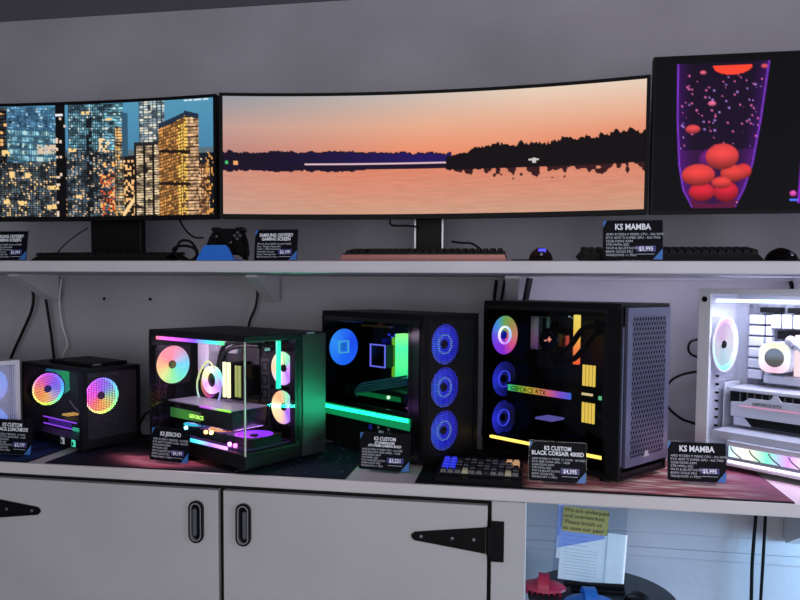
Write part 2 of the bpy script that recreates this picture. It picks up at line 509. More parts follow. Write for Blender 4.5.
def city(U, V):
    # panel runs a little past the photo's left border: x in 0..213 over the seen part
    x = -37 + 250 * U; y = 102 + 114 * V
    img = np.zeros(U.shape + (3,)) + np.array([84, 150, 182.])
    img = mix(img, np.zeros(3) + [70, 130, 168], (y - 102) / 60)
    img = put(img, (y > 150), [26, 30, 40])
    img = put(img, (y > 150) & (y < 155), [90, 110, 120])
    lights = hsh(x / 1.6, y / 1.5, 3)
    img = put(img, (y > 154) & (lights > 0.86), [236, 170, 96])
    img = put(img, (y > 154) & (lights > 0.965), [255, 225, 180])
    def tower(img, x0, x1, y0, base, dark, cw, ch, lit, litcol, seed, slope=0.0, ymax=217):
        m = (x >= x0) & (x < x1) & (y > y0 + slope * (x - x0)) & (y < ymax)
        gx = ((x - x0) % cw) / cw; gy = ((y - y0 - slope * (x - x0)) % ch) / ch
        h = hsh((x - x0) / cw, (y - y0 - slope * (x - x0)) / ch, seed)
        c = mix(np.zeros(U.shape + (3,)) + base, np.zeros(3) + np.array(base) * 0.55, h)
        patch = noise(x / 5.5 + seed, y / 4.5, seed) * 0.6 + noise(x / 2.2, y / 1.9 + seed, seed + 50) * 0.4
        c = c * (0.35 + 1.35 * np.clip(patch * 1.5 - 0.25, 0, 1))[..., None]
        c = put(c, (h > 1 - lit) & (patch > 0.38), litcol)
        c = put(c, (gx < 0.22) | (gy < 0.3), dark)
        img[m] = c[m]
        return img
    # far left dark slab
    img = tower(img, -40, 5, 102, [60, 62, 66], [14, 14, 18], 4, 4, 0.16, [250, 190, 120], 11)
    # glass tower one, paler above, darker below
    img = tower(img, 4, 54, 101, [92, 140, 172], [54, 96, 130], 2.4, 3.0, 0.12, [178, 214, 222], 12, 0.06, 150)
    img = tower(img, 4, 56, 124, [122, 172, 186], [56, 96, 122], 2.4, 6.5, 0.2, [190, 220, 214], 13, 0.07, 162)
    img = tower(img, -6, 58, 160, [88, 100, 108], [20, 22, 28], 2.0, 2.4, 0.16, [246, 206, 150], 14, -0.02)
    img = put(img, (x > 34) & (x < 54) & (y > 142) & (y < 151) & (lights > .3), [220, 196, 170])
    # black gap
    img = put(img, (x > 53) & (x < 63), [10, 9, 12])
    img = put(img, (x > 53) & (x < 67) & (hsh(x / 2.2, y / 2.6, 8) > 0.88), [240, 210, 190])
    img = put(img, (x > 53) & (x < 61) & (np.abs(y - 112) < 0.9), [240, 240, 250])
    # glass tower two
    img = tower(img, 66, 122, 101, [104, 154, 170], [34, 52, 66], 2.3, 2.9, 0.12, [205, 228, 224], 21, 0.03, 150)
    img = tower(img, 64, 124, 148, [86, 104, 116], [20, 22, 28], 1.9, 2.2, 0.2, [236, 200, 160], 22, 0.02)
    img = put(img, (x > 84) & (x < 90) & (y > 116) & (hsh(x / 3, y / 3.4, 5) > .35), [22, 24, 30])
    img = put(img, (x > 98) & (x < 124) & (y > 172) & (hsh(x / 1.6, y / 1.8, 25) > .6) & (noise(x / 4, y / 4, 71) > .35), [206, 88, 46])
    img = put(img, (x > 98) & (x < 124) & (y > 160) & (hsh(x / 2, y / 2.3, 26) > .86), [255, 190, 110])
    img = put(img, (x > 97) & (x < 108) & (y > 137) & (y < 150) & (hsh(x / 2.2, y / 2.4, 27) > .3), [250, 214, 160])
    for lx, ly, lw, lh in ((8, 172, 2.5, 3), (24, 173, 2.5, 3), (50, 186, 6, 2), (18, 202, 5, 2.2), (48, 206, 5, 2), (2, 150, 4, 3), (2, 200, 3, 3), (70, 148, 4, 2), (84, 111, 4, 1.5), (108, 118, 3, 1.2), (76, 196, 3, 1.5)):
        img = put(img, (np.abs(x - lx) < lw) & (np.abs(y - ly) < lh) & (hsh(x / 1.5, y / 1.3, 61) > .22), [255, 214, 140])
    img = tower(img, 113, 122, 126, [150, 140, 120], [50, 40, 34], 2.6, 3.0, 0.35, [250, 196, 120], 28)
    img = put(img, (x > 121) & (x < 127) & (y > 112) & (y < 156), [52, 88, 112])
    # street between
    img = put(img, (x > 122) & (x < 134) & (y > 156), [30, 26, 26])
    img = put(img, (x > 122) & (x < 136) & (y > 158) & (hsh(x / 2, y / 2, 29) > .72), [252, 196, 130])
    img = put(img, (np.abs((y - 214) + (x - 122) * 1.4) < 3) & (x < 136) & (x > 121), [255, 214, 150])
    # striped tower and its podium
    img = tower(img, 138, 164, 98, [150, 166, 170], [54, 74, 88], 4.5, 2.6, 0.3, [236, 232, 214], 31, 0.0, 146)
    img = tower(img, 133, 164, 143, [188, 164, 134], [24, 20, 20], 9.0, 2.5, 0.4, [242, 214, 170], 32, -0.03)
    img = put(img, (x > 133) & (x < 164) & (np.abs(y - 143.5) < 1.6), [40, 40, 46])
    # golden tower
    roofl = 125 - (x - 158) * 0.40
    roofr = 113 + (x - 184) * 0.28
    m = (x > 158) & (x < 198) & (y > np.where(x < 184, roofl, roofr) + 5)
    gx = (x % 2.5) / 2.5; gy = ((y + np.where(x < 184, (x - 158) * 0.3, 0)) % 3.3) / 3.3
    hh = hsh(x / 2.5, (y + (x - 158) * 0.3) / 3.3, 33)
    c = np.where((x < 184)[..., None], np.array([214, 150, 78.]), np.array([232, 186, 140.])) * (0.5 + 0.65 * hh[..., None])
    c = put(c, (x > 178) & (x < 187) & (hh > .25), [255, 206, 96])
    c = put(c, (gy < 0.32), [64, 40, 30])
    c = put(c, (gx < 0.2) & (x < 184), [110, 74, 46])
    img[m] = c[m]
    rf = (x > 158) & (x < 198) & (y > np.where(x < 184, roofl, roofr)) & (y <= np.where(x < 184, roofl, roofr) + 5)
    img = put(img, rf, [34, 48, 68])
    for yy in (152, 184):
        img = put(img, (x > 158) & (x < 190) & (np.abs(y - yy - (x - 158) * 0.05) < 1.6), [34, 24, 22])
    # low orange blocks on the right
    img = tower(img, 198, 209, 166, [196, 142, 98], [70, 40, 30], 2.4, 3.2, 0.3, [250, 200, 150], 35)
    img = put(img, (x > 209) & (y > 155), [22, 24, 30])
    img = put(img, (x > 205) & (y > 158) & (hsh(x / 2, y / 2, 36) > .8), [230, 160, 80])
    # white credit line top right is only a row of pale dots
    img = put(img, (x > 184) & (x < 208) & (np.abs(y - 101 - 2.2) < 0.9) & (hsh(x / 1.3, y * 0, 37) > .25), [215, 235, 245])
    return img

def sunset(U, V):
    x = U; y = V                                   # 0..1 across, 0..1 down
    hz = 0.545
    sky_top = mix(np.zeros(U.shape + (3,)) + [150, 152, 160], np.zeros(3) + [232, 208, 188], np.clip(x / 0.75, 0, 1))
    sky_low = mix(np.zeros(U.shape + (3,)) + [186, 128, 120], np.zeros(3) + [236, 140, 104], np.clip(x / 0.45, 0, 1))
    sky_low = mix(sky_low, np.zeros(3) + [228, 120, 84], np.clip((x - 0.7) / 0.3, 0, 1))
    sky_mid = mix(np.zeros(U.shape + (3,)) + [196, 158, 148], np.zeros(3) + [232, 172, 142], np.clip(x / 0.5, 0, 1))
    k = np.clip(y / 0.52, 0, 1)
    img = np.where((k < 0.5)[..., None], mix(sky_top, sky_mid, k * 2), mix(sky_mid, sky_low, k * 2 - 1))
    k2 = np.clip((y - 0.58) / 0.42, 0, 1)
    wat = mix(np.zeros(U.shape + (3,)) + [222, 130, 102], np.zeros(3) + [206, 156, 132], k2)
    wl = mix(np.zeros(U.shape + (3,)) + [206, 140, 122], np.zeros(3) + [200, 158, 140], k2)
    wat = mix(wl, wat, np.clip(x / 0.3, 0, 1))
    wat += (noise(x * 30, y * 130, 4)[..., None] - 0.5) * 12
    img = np.where((y > 0.57)[..., None], wat, img)
    n1 = noise(x * 60, x * 0, 1) * 0.6 + noise(x * 150, x * 0, 2) * 0.4
    n2 = noise(x * 34, x * 0, 6) * 0.55 + noise(x * 95, x * 0, 7) * 0.45
    n3 = noise(x * 260, x * 0, 14)
    # far left shore, blue middle shore, dark near trees on the right
    ltop = 0.492 - 0.034 * n1 - 0.012 * n3 + 0.10 * np.clip(x - 0.3, 0, 1)
    lbot = np.where(x < 0.32, 0.595, 0.565) + 0.0 * x
    img = put(img, (x < 0.56) & (y > ltop) & (y < lbot), [22, 12, 34])
    sm = ((x > 0.1) & (x < 0.56) & (y > ltop + 0.01) & (y < lbot)) * np.clip((x - 0.1) / 0.36, 0, 1)
    img = put(img, sm, [34, 18, 92])
    img = put(img, (x > 0.2) & (x < 0.56) & (np.abs(y - 0.572 + 0.0 * x) < 0.007), [226, 190, 200])
    img = put(img, (x < 0.56) & (y > 0.581) & (y < 0.618 + 0.03 * n1 * (x < 0.35)), [26, 12, 40])
    rise = np.clip((x - 0.55) / 0.12, 0, 1)
    rtop = 0.525 - rise * (0.035 + 0.075 * n2 + 0.03 * n3) - 0.05 * np.clip((x - 0.75) / 0.25, 0, 1)
    rbot = 0.635 + 0.0 * x
    img = put(img, (x > 0.548) & (y > rtop) & (y < rbot), [16, 8, 14])
    refl = noise(x * 110, y * 26, 9)
    img = put(img, (x > 0.548) & (y >= rbot) & (y < 0.635 + 0.09 * rise) & (refl > 0.34 + (y - rbot) * 6), [52, 22, 26])
    img = put(img, (np.abs(x - 0.757) < 0.012) & (np.abs(y - 0.572) < 0.006), [206, 200, 196])
    img = put(img, (np.abs(x - 0.757) < 0.004) & (y > 0.56) & (y < 0.60), [206, 200, 196])
    img = put(img, (np.abs(x - 0.03) < 0.006) & (np.abs(y - 0.565) < 0.018), [250, 170, 110])
    img = put(img, (np.abs(x - 0.008) < 0.003) & (np.abs(y - 0.56) < 0.012), [80, 200, 120])
    return img

def lava(U, V, w=0.95, h=0.404):
    x = U * w * 417 + 655.0; y = 58 + V * 153   # in steps of about 2.8 mm
    img = np.zeros(U.shape + (3,)) + np.array([7, 6, 11.])
    lx = np.interp(y, [64, 120, 165, 190, 206], [678, 679, 682, 687, 696])
    rx = np.interp(y, [60, 120, 165, 190, 206], [771, 764, 757, 749, 741])
    ins = (x > lx) & (x < rx) & (y > 64) & (y < 208)
    img = put(img, ins, [24, 9, 36])
    img = put(img, ins & (y > 150), [52, 16, 66])
    img += (ins[..., None] * np.array([30, 4, 50.]) * np.clip(1 - np.minimum(x - lx, rx - x) / 14, 0, 1)[..., None])
    for e in (np.abs(x - lx), np.abs(x - rx)):
        img = np.maximum(img, np.array([140, 60, 225.]) * np.clip(1.1 - e / 1.6, 0, 1)[..., None] * ((y > 64) & (y < 207))[..., None])
    r2 = np.random.default_rng(3)
    for _ in range(90):
        sx = r2.uniform(683, 764); sy = r2.uniform(70, 150); sr = r2.uniform(0.5, 1.5)
        d = np.hypot(x - sx, y - sy)
        cc = [255, 120, 190] if r2.random() > .4 else [200, 150, 255]
        img = put(img, np.clip(1.3 - d / sr, 0, 1) * (ins > 0), cc)
    def blob(img, cx, cy, rx_, ry_, col=(246, 66, 66)):
        dx = (x - cx) / rx_; dy = (y - cy) / ry_
        d = np.sqrt(dx * dx + dy * dy)
        shd = np.clip(1.0 - 0.35 * np.clip(dy + 0.2, 0, 1) - 0.18 * d * d, 0.3, 1.1)
        c = np.array(col, float) * shd[..., None]
        m = np.clip((1 - d) * min(rx_, ry_), 0, 1)[..., None]
        return img * (1 - m) + c * m
    img = blob(img, 716, 160, 14, 12, (120, 30, 130))
    img = blob(img, 706, 192, 14, 10, (232, 40, 62)); img = blob(img, 731, 192, 13, 11, (226, 36, 60))
    img = blob(img, 748, 172, 9, 8, (240, 60, 64)); img = blob(img, 738, 174, 14, 9, (244, 70, 66))
    img = blob(img, 702, 175, 18, 11.5, (250, 72, 70)); img = blob(img, 726, 157, 17.5, 13.5, (252, 74, 74))
    img = blob(img, 726, 183, 11, 6.5, (248, 70, 70))
    img = blob(img, 695, 129, 8.5, 5, (240, 78, 84)); img = blob(img, 714, 104, 5, 3, (255, 120, 160))
    img = put(img, (np.hypot((x - 734) / 20, (y - 67) / 9) < 1) & (y > 67), [252, 70, 48])
    img = blob(img, 704, 73, 4, 2.5, (255, 110, 140)); img = blob(img, 766, 69, 4, 2.6, (250, 90, 110))
    bt = np.abs(np.hypot((x - 718.5) / 23, (y - 201.5) / 6) - 1)
    img = put(img, (bt < 0.10) & (y > 202.5), [255, 170, 200])
    img = put(img, (np.hypot((x - 718) / 22, (y - 198) / 6) > 1) & (y > 200) & ins, [90, 20, 60])
    ex = np.abs(x - (806 + (y - 180) * -0.05))
    img = np.maximum(img, np.array([150, 40, 220.]) * np.clip(1.2 - ex / 2, 0, 1)[..., None] * ((y > 135) & (y < 204))[..., None])
    img = blob(img, 799, 195, 4, 3.5, (250, 90, 200))
    img = put(img, (np.abs(x - 800) < 4) & (np.abs(y - 201) < 1.2), [80, 120, 255])
    return img

monitor('ultrawide monitor showing a lit city skyline at dusk, black neck', -1.289, 0.832, 1.5955, 0.359, 1.945, 0.02, city, 330, 150, neck=(0.174, 0.036))
monitor('widest curved monitor, showing an orange sunset over a lake', -0.265, 1.194, 1.596, 0.361, 1.943, 0.062, sunset, 460, 150, silver=True)
monitor('tall black monitor showing red lava lamp blobs', 0.815, 0.952, 1.596, 0.405, 1.943, 0.0, lava, 340, 150, bez=0.006, chin=0.007)

# ------------------------------------------------------------------ price cards
def price_card(label, xa, ya, xb, yb, z, lines, specs, price, size=1.0, hs=None, group='price cards'):
    w = 0.142 * size; h = 0.098 * size
    ang = math.atan2(yb - ya, xb - xa)
    t = thing('price_card', label, 'price card', ((xa + xb) / 2, (ya + yb) / 2, z), ang)
    lean = R(-9)
    hd = MB()
    hd.bx(-w / 2 - 0.002, w / 2 + 0.002, 0.0035, 0.0055, 0.0025, h + 0.008)
    hd.rot(lean, 'X')
    hd.bx(-w * 0.25, w * 0.32, -0.012, 0.02, 0.0, 0.0024)
    hd.build('stand', M['acrylic'], t)
    c = MB().prism([(-w / 2 + 0.008, h + 0.005), (-w / 2, h - 0.012), (-w / 2, 0.008), (-w / 2 + 0.004, 0.004), (w / 2, 0.004), (w / 2, h + 0.005)], 0.0015, 0.003).rot(lean, 'X').build('card', M['navy'], t)
    a = MB().prism([(w / 2 - 0.023, 0.0045), (w / 2 - 0.0005, 0.0045), (w / 2 - 0.0005, 0.032)], 0.0008, 0.0015).rot(lean, 'X').build('corner_accent', M['cardblue'], t)
    MB().prism([(-w / 2 + 0.0005, h - 0.014), (-w / 2 + 0.0005, h + 0.004), (-w / 2 + 0.009, h + 0.004)], 0.0008, 0.0015).rot(lean, 'X').build('corner_accent', M['cardblue'], t)
    def put_text(nm, body, s, m, x, zz, al='CENTER', bold=0.0, sx=1.0, d=0.0):
        p = Matrix.Rotation(lean, 3, 'X') @ Vector((x, 0.0009 - d, zz))
        return text(nm, body, s, m, t, p, (R(90) + lean, 0, 0), al, bold, 0.0002, sx)
    zz = h - 0.016
    for i, (ln, s) in enumerate(lines):
        put_text('heading_lettering', ln, s * size, M['ink'], 0, zz - (s * size - 0.016) * 0.5, 'CENTER', 0.026 * s * size, 0.84)
        zz -= s * size * 0.86
    zz += 0.003
    step = (zz - 0.006) / len(specs)
    for i, ln in enumerate(specs):
        put_text('spec_lettering', ln, min(step * 0.98, 0.0098 * size), M['inkdim'], -w / 2 + 0.007, zz - step * i - 0.002, 'LEFT', 0.0, 1.0)
    pz = 0.027 * size
    MB().bx(w * 0.06, w * 0.06 + 0.046 * size, 0.0009, 0.0015, pz - 0.003, pz + 0.012).rot(lean, 'X').build('price_box', M['pricebg'], t)
    put_text('price_lettering', price, 0.0145 * size, M['ink'], w * 0.06 + 0.023 * size, pz - 0.0005, 'CENTER', 0.0003, 0.85, 0.0006)
    MB().bx(w * 0.08, w * 0.08 + 0.04 * size, 0.001, 0.0015, pz - 0.0095, pz - 0.0085).rot(lean, 'X').build('price_rule', M['inkdim'], t)
    return t

mon_specs = ['49 Inch Dual QHD Curved OLED', '5ms / Height Adjustable', '5120 x 1440 Resolution', 'Ultrawide Screen', 'Smart Gaming Hub', '32:9 Immersive View']
def pcs(cpu, gpu, ram='32GB DDR5 RAM', ssd='2TB NVMe SSD', wifi='WI-FI & BLUETOOTH', psu='850W GOLD PSU', win='WINDOWS 11 PRO'):
    return [cpu, gpu, ram, ssd, wifi, psu, win]
price_card('price card on the shelf under the city skyline monitor', -1.532, 1.83, -1.418, 1.83, SZ, [('SAMSUNG ODYSSEY', .0148), ('GAMING SCREEN', .0148)], mon_specs, '$1,999', 0.86)
price_card('price card on the shelf between the game controller and the rose keyboard', -0.718, 1.84, -0.600, 1.84, SZ, [('SAMSUNG ODYSSEY', .0148), ('GAMING SCREEN', .0148)], mon_specs, '$2,199', 0.86)
price_card('price card on the shelf in front of the black keyboard below the lava lamp', 0.209, 1.800, 0.344, 1.800, SZ, [('KS MAMBA', .021)], pcs('AMD RYZEN 9 9900X CPU - RX-9070', 'RTX 4070 TI SUPER GPU - RX-7900', '32GB DDR5 RAM'), '$5,995')
price_card('price card leaning before the white mesh case, naming a lunchbox build', -1.522, 1.800, -1.384, 1.792, 0.9032, [('KS CUSTOM', .0148), ('BLACK LUNCHBOX', .0148)], pcs('AMD RYZEN 7 7800X3D - 8 CORE', 'GEFORCE RTX 4070 SUPER - 12GB'), '$3,199')
price_card('price card standing in front of the rainbow lit glass corner computer', -1.022, 1.812, -0.897, 1.788, 0.9032, [('KS JERICHO', .0175)], pcs('AMD RYZEN 7 7800X3D - 8 CORE', 'RTX 4070 TI SUPER 16GB - BLACK'), '$4,199', 0.92)
price_card('price card standing below the green light bar of the blue fan computer', -0.420, 1.842, -0.285, 1.828, 0.9, [('KS CUSTOM', .0135), ('STORMBREAKER', .0092), ('ATX PRISM GAMING BUILD', .0092)], pcs('AMD RYZEN 7 9700X CPU - 8 CORE', 'GEFORCE RTX 4070 SUPER - 12GB'), '$3,231')
price_card('price card standing below the yellow light bar of the tall black tower', 0.035, 1.802, 0.174, 1.794, 0.9032, [('KS CUSTOM', .0148), ('BLACK CORSAIR 4000D', .0148)], pcs('AMD RYZEN 9 9900X 12 CORE - BOXED', 'RTX 4080 SUPER GPU - 16GB'), '$4,395')
price_card('price card standing before the white computer', 0.388, 1.868, 0.528, 1.868, 0.9032, [('KS MAMBA', .021)], pcs('AMD RYZEN 9 9900X CPU - RX-9070', 'RTX 4070 TI SUPER GPU - RX-7900', '32GB DDR5 RAM'), '$5,995')

# ------------------------------------------------------------------ keyboards
def keycap_mesh(w=0.0165, d=0.0165, h=0.008):
    bm = bmesh.new()
    a = [bm.verts.new((sx * w / 2, sy * d / 2, 0)) for sx, sy in ((-1, -1), (1, -1), (1, 1), (-1, 1))]
    b = [bm.verts.new((sx * w * 0.37, sy * d * 0.37 + 0.001, h)) for sx, sy in ((-1, -1), (1, -1), (1, 1), (-1, 1))]
    bm.faces.new(a[::-1]); bm.faces.new(b)
    for i in range(4): bm.faces.new((a[i], a[(i + 1) % 4], b[(i + 1) % 4], b[i]))
    bmesh.ops.recalc_face_normals(bm, faces=bm.faces)
    me = bpy.data.meshes.new('keycap'); bm.to_mesh(me); bm.free()
    return me

def keyboard(label, x, y, z, rz, cols, rows, casem, keym, tilt=7, pitch=0.0192, lip=0.012, slope=0.012, colour=None, hc=0.016):
    w = cols * pitch + 0.02; d = rows * pitch + 0.012 + lip
    t = thing('keyboard', label, 'keyboard', (x, y, z), rz)
    rt_ = R(tilt)
    prof = [(-w / 2, 0.0), (w / 2, 0.0), (w / 2 - slope, hc), (-w / 2 + slope, hc)]
    MB().prism(prof, 0.0, d, 'y').rot(rt_, 'X').move((0, 0, 0.002)).build('case', casem, t)
    MB().bx(-w / 2 + slope, w / 2 - slope, lip, d - 0.004, hc + 0.0002, hc + 0.003).rot(rt_, 'X').move((0, 0, 0.002)).build('key_plate', M['keyblack'], t)
    for sx in (-1, 1):
        zt = (d - 0.02) * math.sin(rt_) + 0.002
        box('foot', M['black'], t, sx * w * 0.38 - 0.012, sx * w * 0.38 + 0.012, (d - 0.03), (d - 0.018), 0.0, zt)
    meshes = {}
    for r in range(rows):
        c = 0.0
        while c < cols - 0.01:
            kw = 1.0
            if rows >= 5 and r == 0 and cols > 12 and abs(c - 3) < 0.1: kw = 6.0
            elif r in (1, 2) and (c == 0): kw = 2.0 if cols > 12 else 1.0
            kw = min(kw, cols - c)
            km = keym if colour is None else colour(r, c)
            key = (kw, km.name)
            if key not in meshes:
                me = keycap_mesh(0.0168 + (kw - 1) * pitch); me.materials.append(km); meshes[key] = me
            o = bpy.data.objects.new('keycap', meshes[key]); COL.objects.link(o); o.parent = t
            p = Matrix.Rotation(rt_, 3, 'X') @ Vector((-w / 2 + 0.01 + pitch * (c + kw / 2), lip + 0.004 + pitch * (r + 0.5), hc + 0.003))
            o.location = (p.x, p.y, p.z + 0.002); o.rotation_euler = (rt_, 0, 0)
            c += kw
    return t
keyboard('low black keyboard on the shelf under the city skyline monitor', -1.178, 1.83, SZ, 0, 22, 5, M['black'], M['keyblack'], 4, 0.0192, 0.006, 0.02, hc=0.011)
keyboard('rose metal keyboard with black keys under the sunset monitor', -0.252, 1.83, SZ, 0, 22, 5, M['copper'], M['keyblack'], 6, 0.0192, 0.012, 0.006)
keyboard('black keyboard on the shelf under the lava lamp monitor', 0.372, 1.842, SZ, 0, 22, 5, M['black'], M['keyblack'], 8, 0.0192, 0.008, 0.014)
kb_blue = glow('key_blue', (40, 50, 230), 0.8); kb_grey = mat('key_grey', (42, 42, 48), 0.4)
kb_or = glow('key_orange', (230, 176, 128), 0.6); kb_w = glow('key_warm', (190, 182, 150), 0.3)
def kbcol(r, c):
    if c < 1.5: return kb_blue if r > 0 else kb_grey
    if c > 8 and r == 4: return kb_or
    if c > 8 and r == 3: return kb_or if c > 9 else kb_grey
    if r == 0 and c in (3, 9): return kb_w
    return kb_grey if (r + int(c)) % 3 else M['keyblack']
keyboard('compact backlit keyboard with blue and orange keys on the counter', -0.092, 1.745, 0.9032, R(-2), 11, 5, M['black_gloss'], M['keyblack'], 9, 0.0182, 0.012, 0.004, kbcol)

# ------------------------------------------------------------------ mice, controller
def mouse(label, x, y, z, rz, logo=True):
    t = thing('mouse', label, 'mouse', (x, y, z), rz)
    bm = MB()
    n, m = 20, 12
    V = []
    for i in range(m + 1):
        a = math.pi / 2 * i / m
        ring = []
        for k in range(n):
            b = 2 * math.pi * k / n
            rr = math.cos(a)
            xx = 0.031 * rr * math.cos(b); yy = 0.058 * rr * math.sin(b)
            zz = 0.036 * math.sin(a) * (1 - 0.22 * max(0, -math.sin(b)) * rr)
            ring.append(bm.bm.verts.new((xx, yy + 0.058, zz + 0.001)))
        V.append(ring)
    for i in range(m):
        for k in range(n):
            bm.bm.faces.new((V[i][k], V[i][(k + 1) % n], V[i + 1][(k + 1) % n], V[i + 1][k]))
    bm.bm.faces.new(V[0])
    bmesh.ops.remove_doubles(bm.bm, verts=bm.bm.verts, dist=1e-5)
    bm.build('shell', M['black'], t, True)
    MB().lathe([(0.0085, -0.003), (0.0085, 0.003)], (0, 0.016, 0.016), 'x', 16).build('scroll_wheel', M['grey'], t, True)
    box('base_plate', M['black_gloss'], t, -0.024, 0.024, 0.012, 0.104, 0, 0.0012)
    if logo:
        lg = MB().bx(-0.009, 0.009, -0.0012, 0.0008, -0.006, 0.006, 0.0005)
        lg.build('logo_light', glow('mouse_logo', (70, 70, 250), 2.0), t, False, (0.002, 0.0265, 0.0272), (R(-32), 0, 0))
    MB().tube([(0, 0.003, 0.006), (0.0, -0.008, 0.004), (-0.03, -0.010, 0.003), (-0.075, 0.004, 0.003)], 0.0016).build('cord', M['cable'], t, True)
    return t
mouse('black mouse with a glowing blue logo beside the rose keyboard', 0.056, 1.80, SZ, R(0))
mouse('dark mouse beside the black keyboard below the lava lamp', 0.655, 1.83, SZ, R(10), False)

st = thing('controller_stand', 'bright blue wedge stand under the black game controller', 'stand', (-0.812, 1.795, SZ))
MB().prism([(-0.056, 0), (0.054, 0), (0.031, 0.040), (0.025, 0.044), (-0.033, 0.044), (-0.039, 0.040)], 0.0, 0.012, 'y').rot(R(-14), 'X').move((0, 0, 0.001)).build('front_plate', M['blue'], st)
box('base', M['blue'], st, -0.05, 0.048, 0.005, 0.075, 0, 0.006, 0.002)
gc = thing('game_controller', 'black game controller propped on the blue stand', 'game controller', (-0.816, 1.862, SZ + 0.0065))
def blobprism(poly, lo, hi):
    mb = MB(); mb.prism(poly, lo, hi)
    es = list(mb.bm.edges)
    bmesh.ops.bevel(mb.bm, geom=es, offset=min(0.008, (hi - lo) * 0.35), segments=3, affect='EDGES')
    return mb
body = [(-0.066, 0.008), (-0.058, 0.002), (-0.046, 0.006), (-0.032, 0.03), (0.032, 0.03), (0.046, 0.006), (0.058, 0.002), (0.066, 0.008), (0.064, 0.036), (0.052, 0.076), (0.044, 0.088), (0.026, 0.094), (-0.026, 0.094), (-0.044, 0.088), (-0.052, 0.076), (-0.064, 0.036)]
blobprism(body, 0.0, 0.03).rot(R(-14), 'X').build('body', M['black'], gc, True)
for (px, pz) in ((-0.028, 0.068), (0.016, 0.05)):
    MB().lathe([(0.006, 0.0), (0.006, -0.008), (0.0095, -0.009), (0.0095, -0.013), (0.007, -0.0145)], (px, 0, pz), 'y', 18).rot(R(-14), 'X').build('thumbstick', M['black_gloss'], gc, True)
for (px, pz) in ((0.034, 0.078), (0.042, 0.069), (0.026, 0.069), (0.034, 0.060)):
    MB().lathe([(0.0042, 0.001), (0.0042, -0.004), (0.0035, -0.005)], (px, 0, pz), 'y', 14).rot(R(-14), 'X').build('face_button', M['grey'], gc, True)
MB().bx(-0.031, -0.009, -0.003, 0.001, 0.046, 0.053).bx(-0.0235, -0.0165, -0.003, 0.001, 0.0385, 0.0605).rot(R(-14), 'X').build('direction_pad', M['black_gloss'], gc)
for sx in (-1, 1):
    MB().bx(sx * 0.036 - 0.014, sx * 0.036 + 0.014, 0.004, 0.026, 0.086, 0.097, 0.003).rot(R(-14), 'X').build('bumper', M['black_gloss'], gc)

# ------------------------------------------------------------------ desk mats
MATM = attrmat('printed_cloth', 0.0, 0.8, 0.2)
def desk_mat(label, xa, xb, ya, yb, nx, ny, fcol, rz=0.0):
    t = thing('desk_mat', label, 'desk mat', (xa, ya, 0.9002), rz)
    w = xb - xa; d = yb - ya
    box('rubber_backing', M['black'], t, 0, w, 0, d, 0.0, 0.0022)
    picture('printed_top', MATM, t, nx, ny, lambda U, V: (w * U, d * V, 0.0024 + 0 * U), fcol)
    MB().frame(-0.0005, w + 0.0005, -0.0005, d + 0.0005, 0.0022, 0.0, 0.0027, 'z').build('stitched_edge', M['black'], t)
    return t
def mat_left(U, V):
    img = np.zeros(U.shape + (3,)) + [16, 34, 74.]
    return img + (noise(U * 20, V * 6, 3)[..., None] - .3) * np.array([20, 50, 90.])
def mat_mid(U, V):
    n = noise(U * 9 + V * 2, V * 7, 11) * .6 + noise(U * 30 + V * 5, V * 22, 12) * .4
    img = np.zeros(U.shape + (3,)) + [13, 10, 20.]
    img = mix(img, np.zeros(3) + [22, 22, 60], np.clip((0.12 - U) * 8, 0, 1))
    sw = np.exp(-((V - (0.06 + 0.9 * np.abs(U - 0.37) ** 1.1 + 0.1 * n)) / 0.13) ** 2) * np.clip((U - 0.10) * 6, 0, 1) * np.clip((0.66 - U) * 6, 0, 1)
    img = mix(img, np.zeros(3) + [190, 84, 94], sw * (0.6 + n))
    img = mix(img, np.zeros(3) + [222, 160, 164], sw ** 2 * np.clip(n * 2 - 0.6, 0, 1))
    img = mix(img, np.zeros(3) + [16, 24, 46], np.clip((U - 0.62) * 4, 0, 1))
    st = hsh(U * 190, V * 90, 13)
    return put(img, (st > 0.992) & (U > 0.6), [150, 160, 190])
def mat_right(U, V):
    n = noise(U * 7 + V * 3, V * 16, 21) * .55 + noise(U * 22 + V * 8, V * 60, 22) * .45
    base = mix(np.zeros(U.shape + (3,)) + [118, 54, 68], np.zeros(3) + [222, 140, 140], n * 1.4)
    base = mix(base, np.zeros(3) + [242, 214, 200], np.clip((n - 0.52) * 5, 0, 1))
    base = mix(base, np.zeros(3) + [66, 30, 62], np.clip((U - 0.78) * 4, 0, 0.75) * np.clip(n * 1.6, 0, 1))
    base = mix(np.zeros(U.shape + (3,)) + [9, 8, 10], base, np.clip((U - 0.25) * 12, 0, 1))
    ed = (V < 0.02)
    return put(base, ed, [26, 12, 20])
desk_mat('blue and black desk mat under the white mesh case', -2.1, -1.352, 1.738, 2.14, 50, 30, mat_left)
desk_mat('dark galaxy desk mat with a red swirl under the glass corner computer', -1.297, -0.436, 1.742, 2.14, 260, 120, mat_mid)
desk_mat('pink and red streaked desk mat under the tall black tower', -0.252, 0.644, 1.742, 2.14, 260, 120, mat_right)

# ------------------------------------------------------------------ computers
RAIN = [(250, 70, 190), (255, 120, 80), (240, 230, 90), (90, 235, 130), (70, 190, 250), (120, 90, 250)]
PASTEL = [(246, 130, 120), (246, 190, 120), (222, 236, 140), (120, 232, 190), (110, 214, 230), (226, 150, 190)]
ROT = {'-y': (0, 0, 0), '-x': (0, 0, R(-90)), '+z': (R(-90), 0, 0), '-z': (R(90), 0, 0), '+x': (0, 0, R(90))}

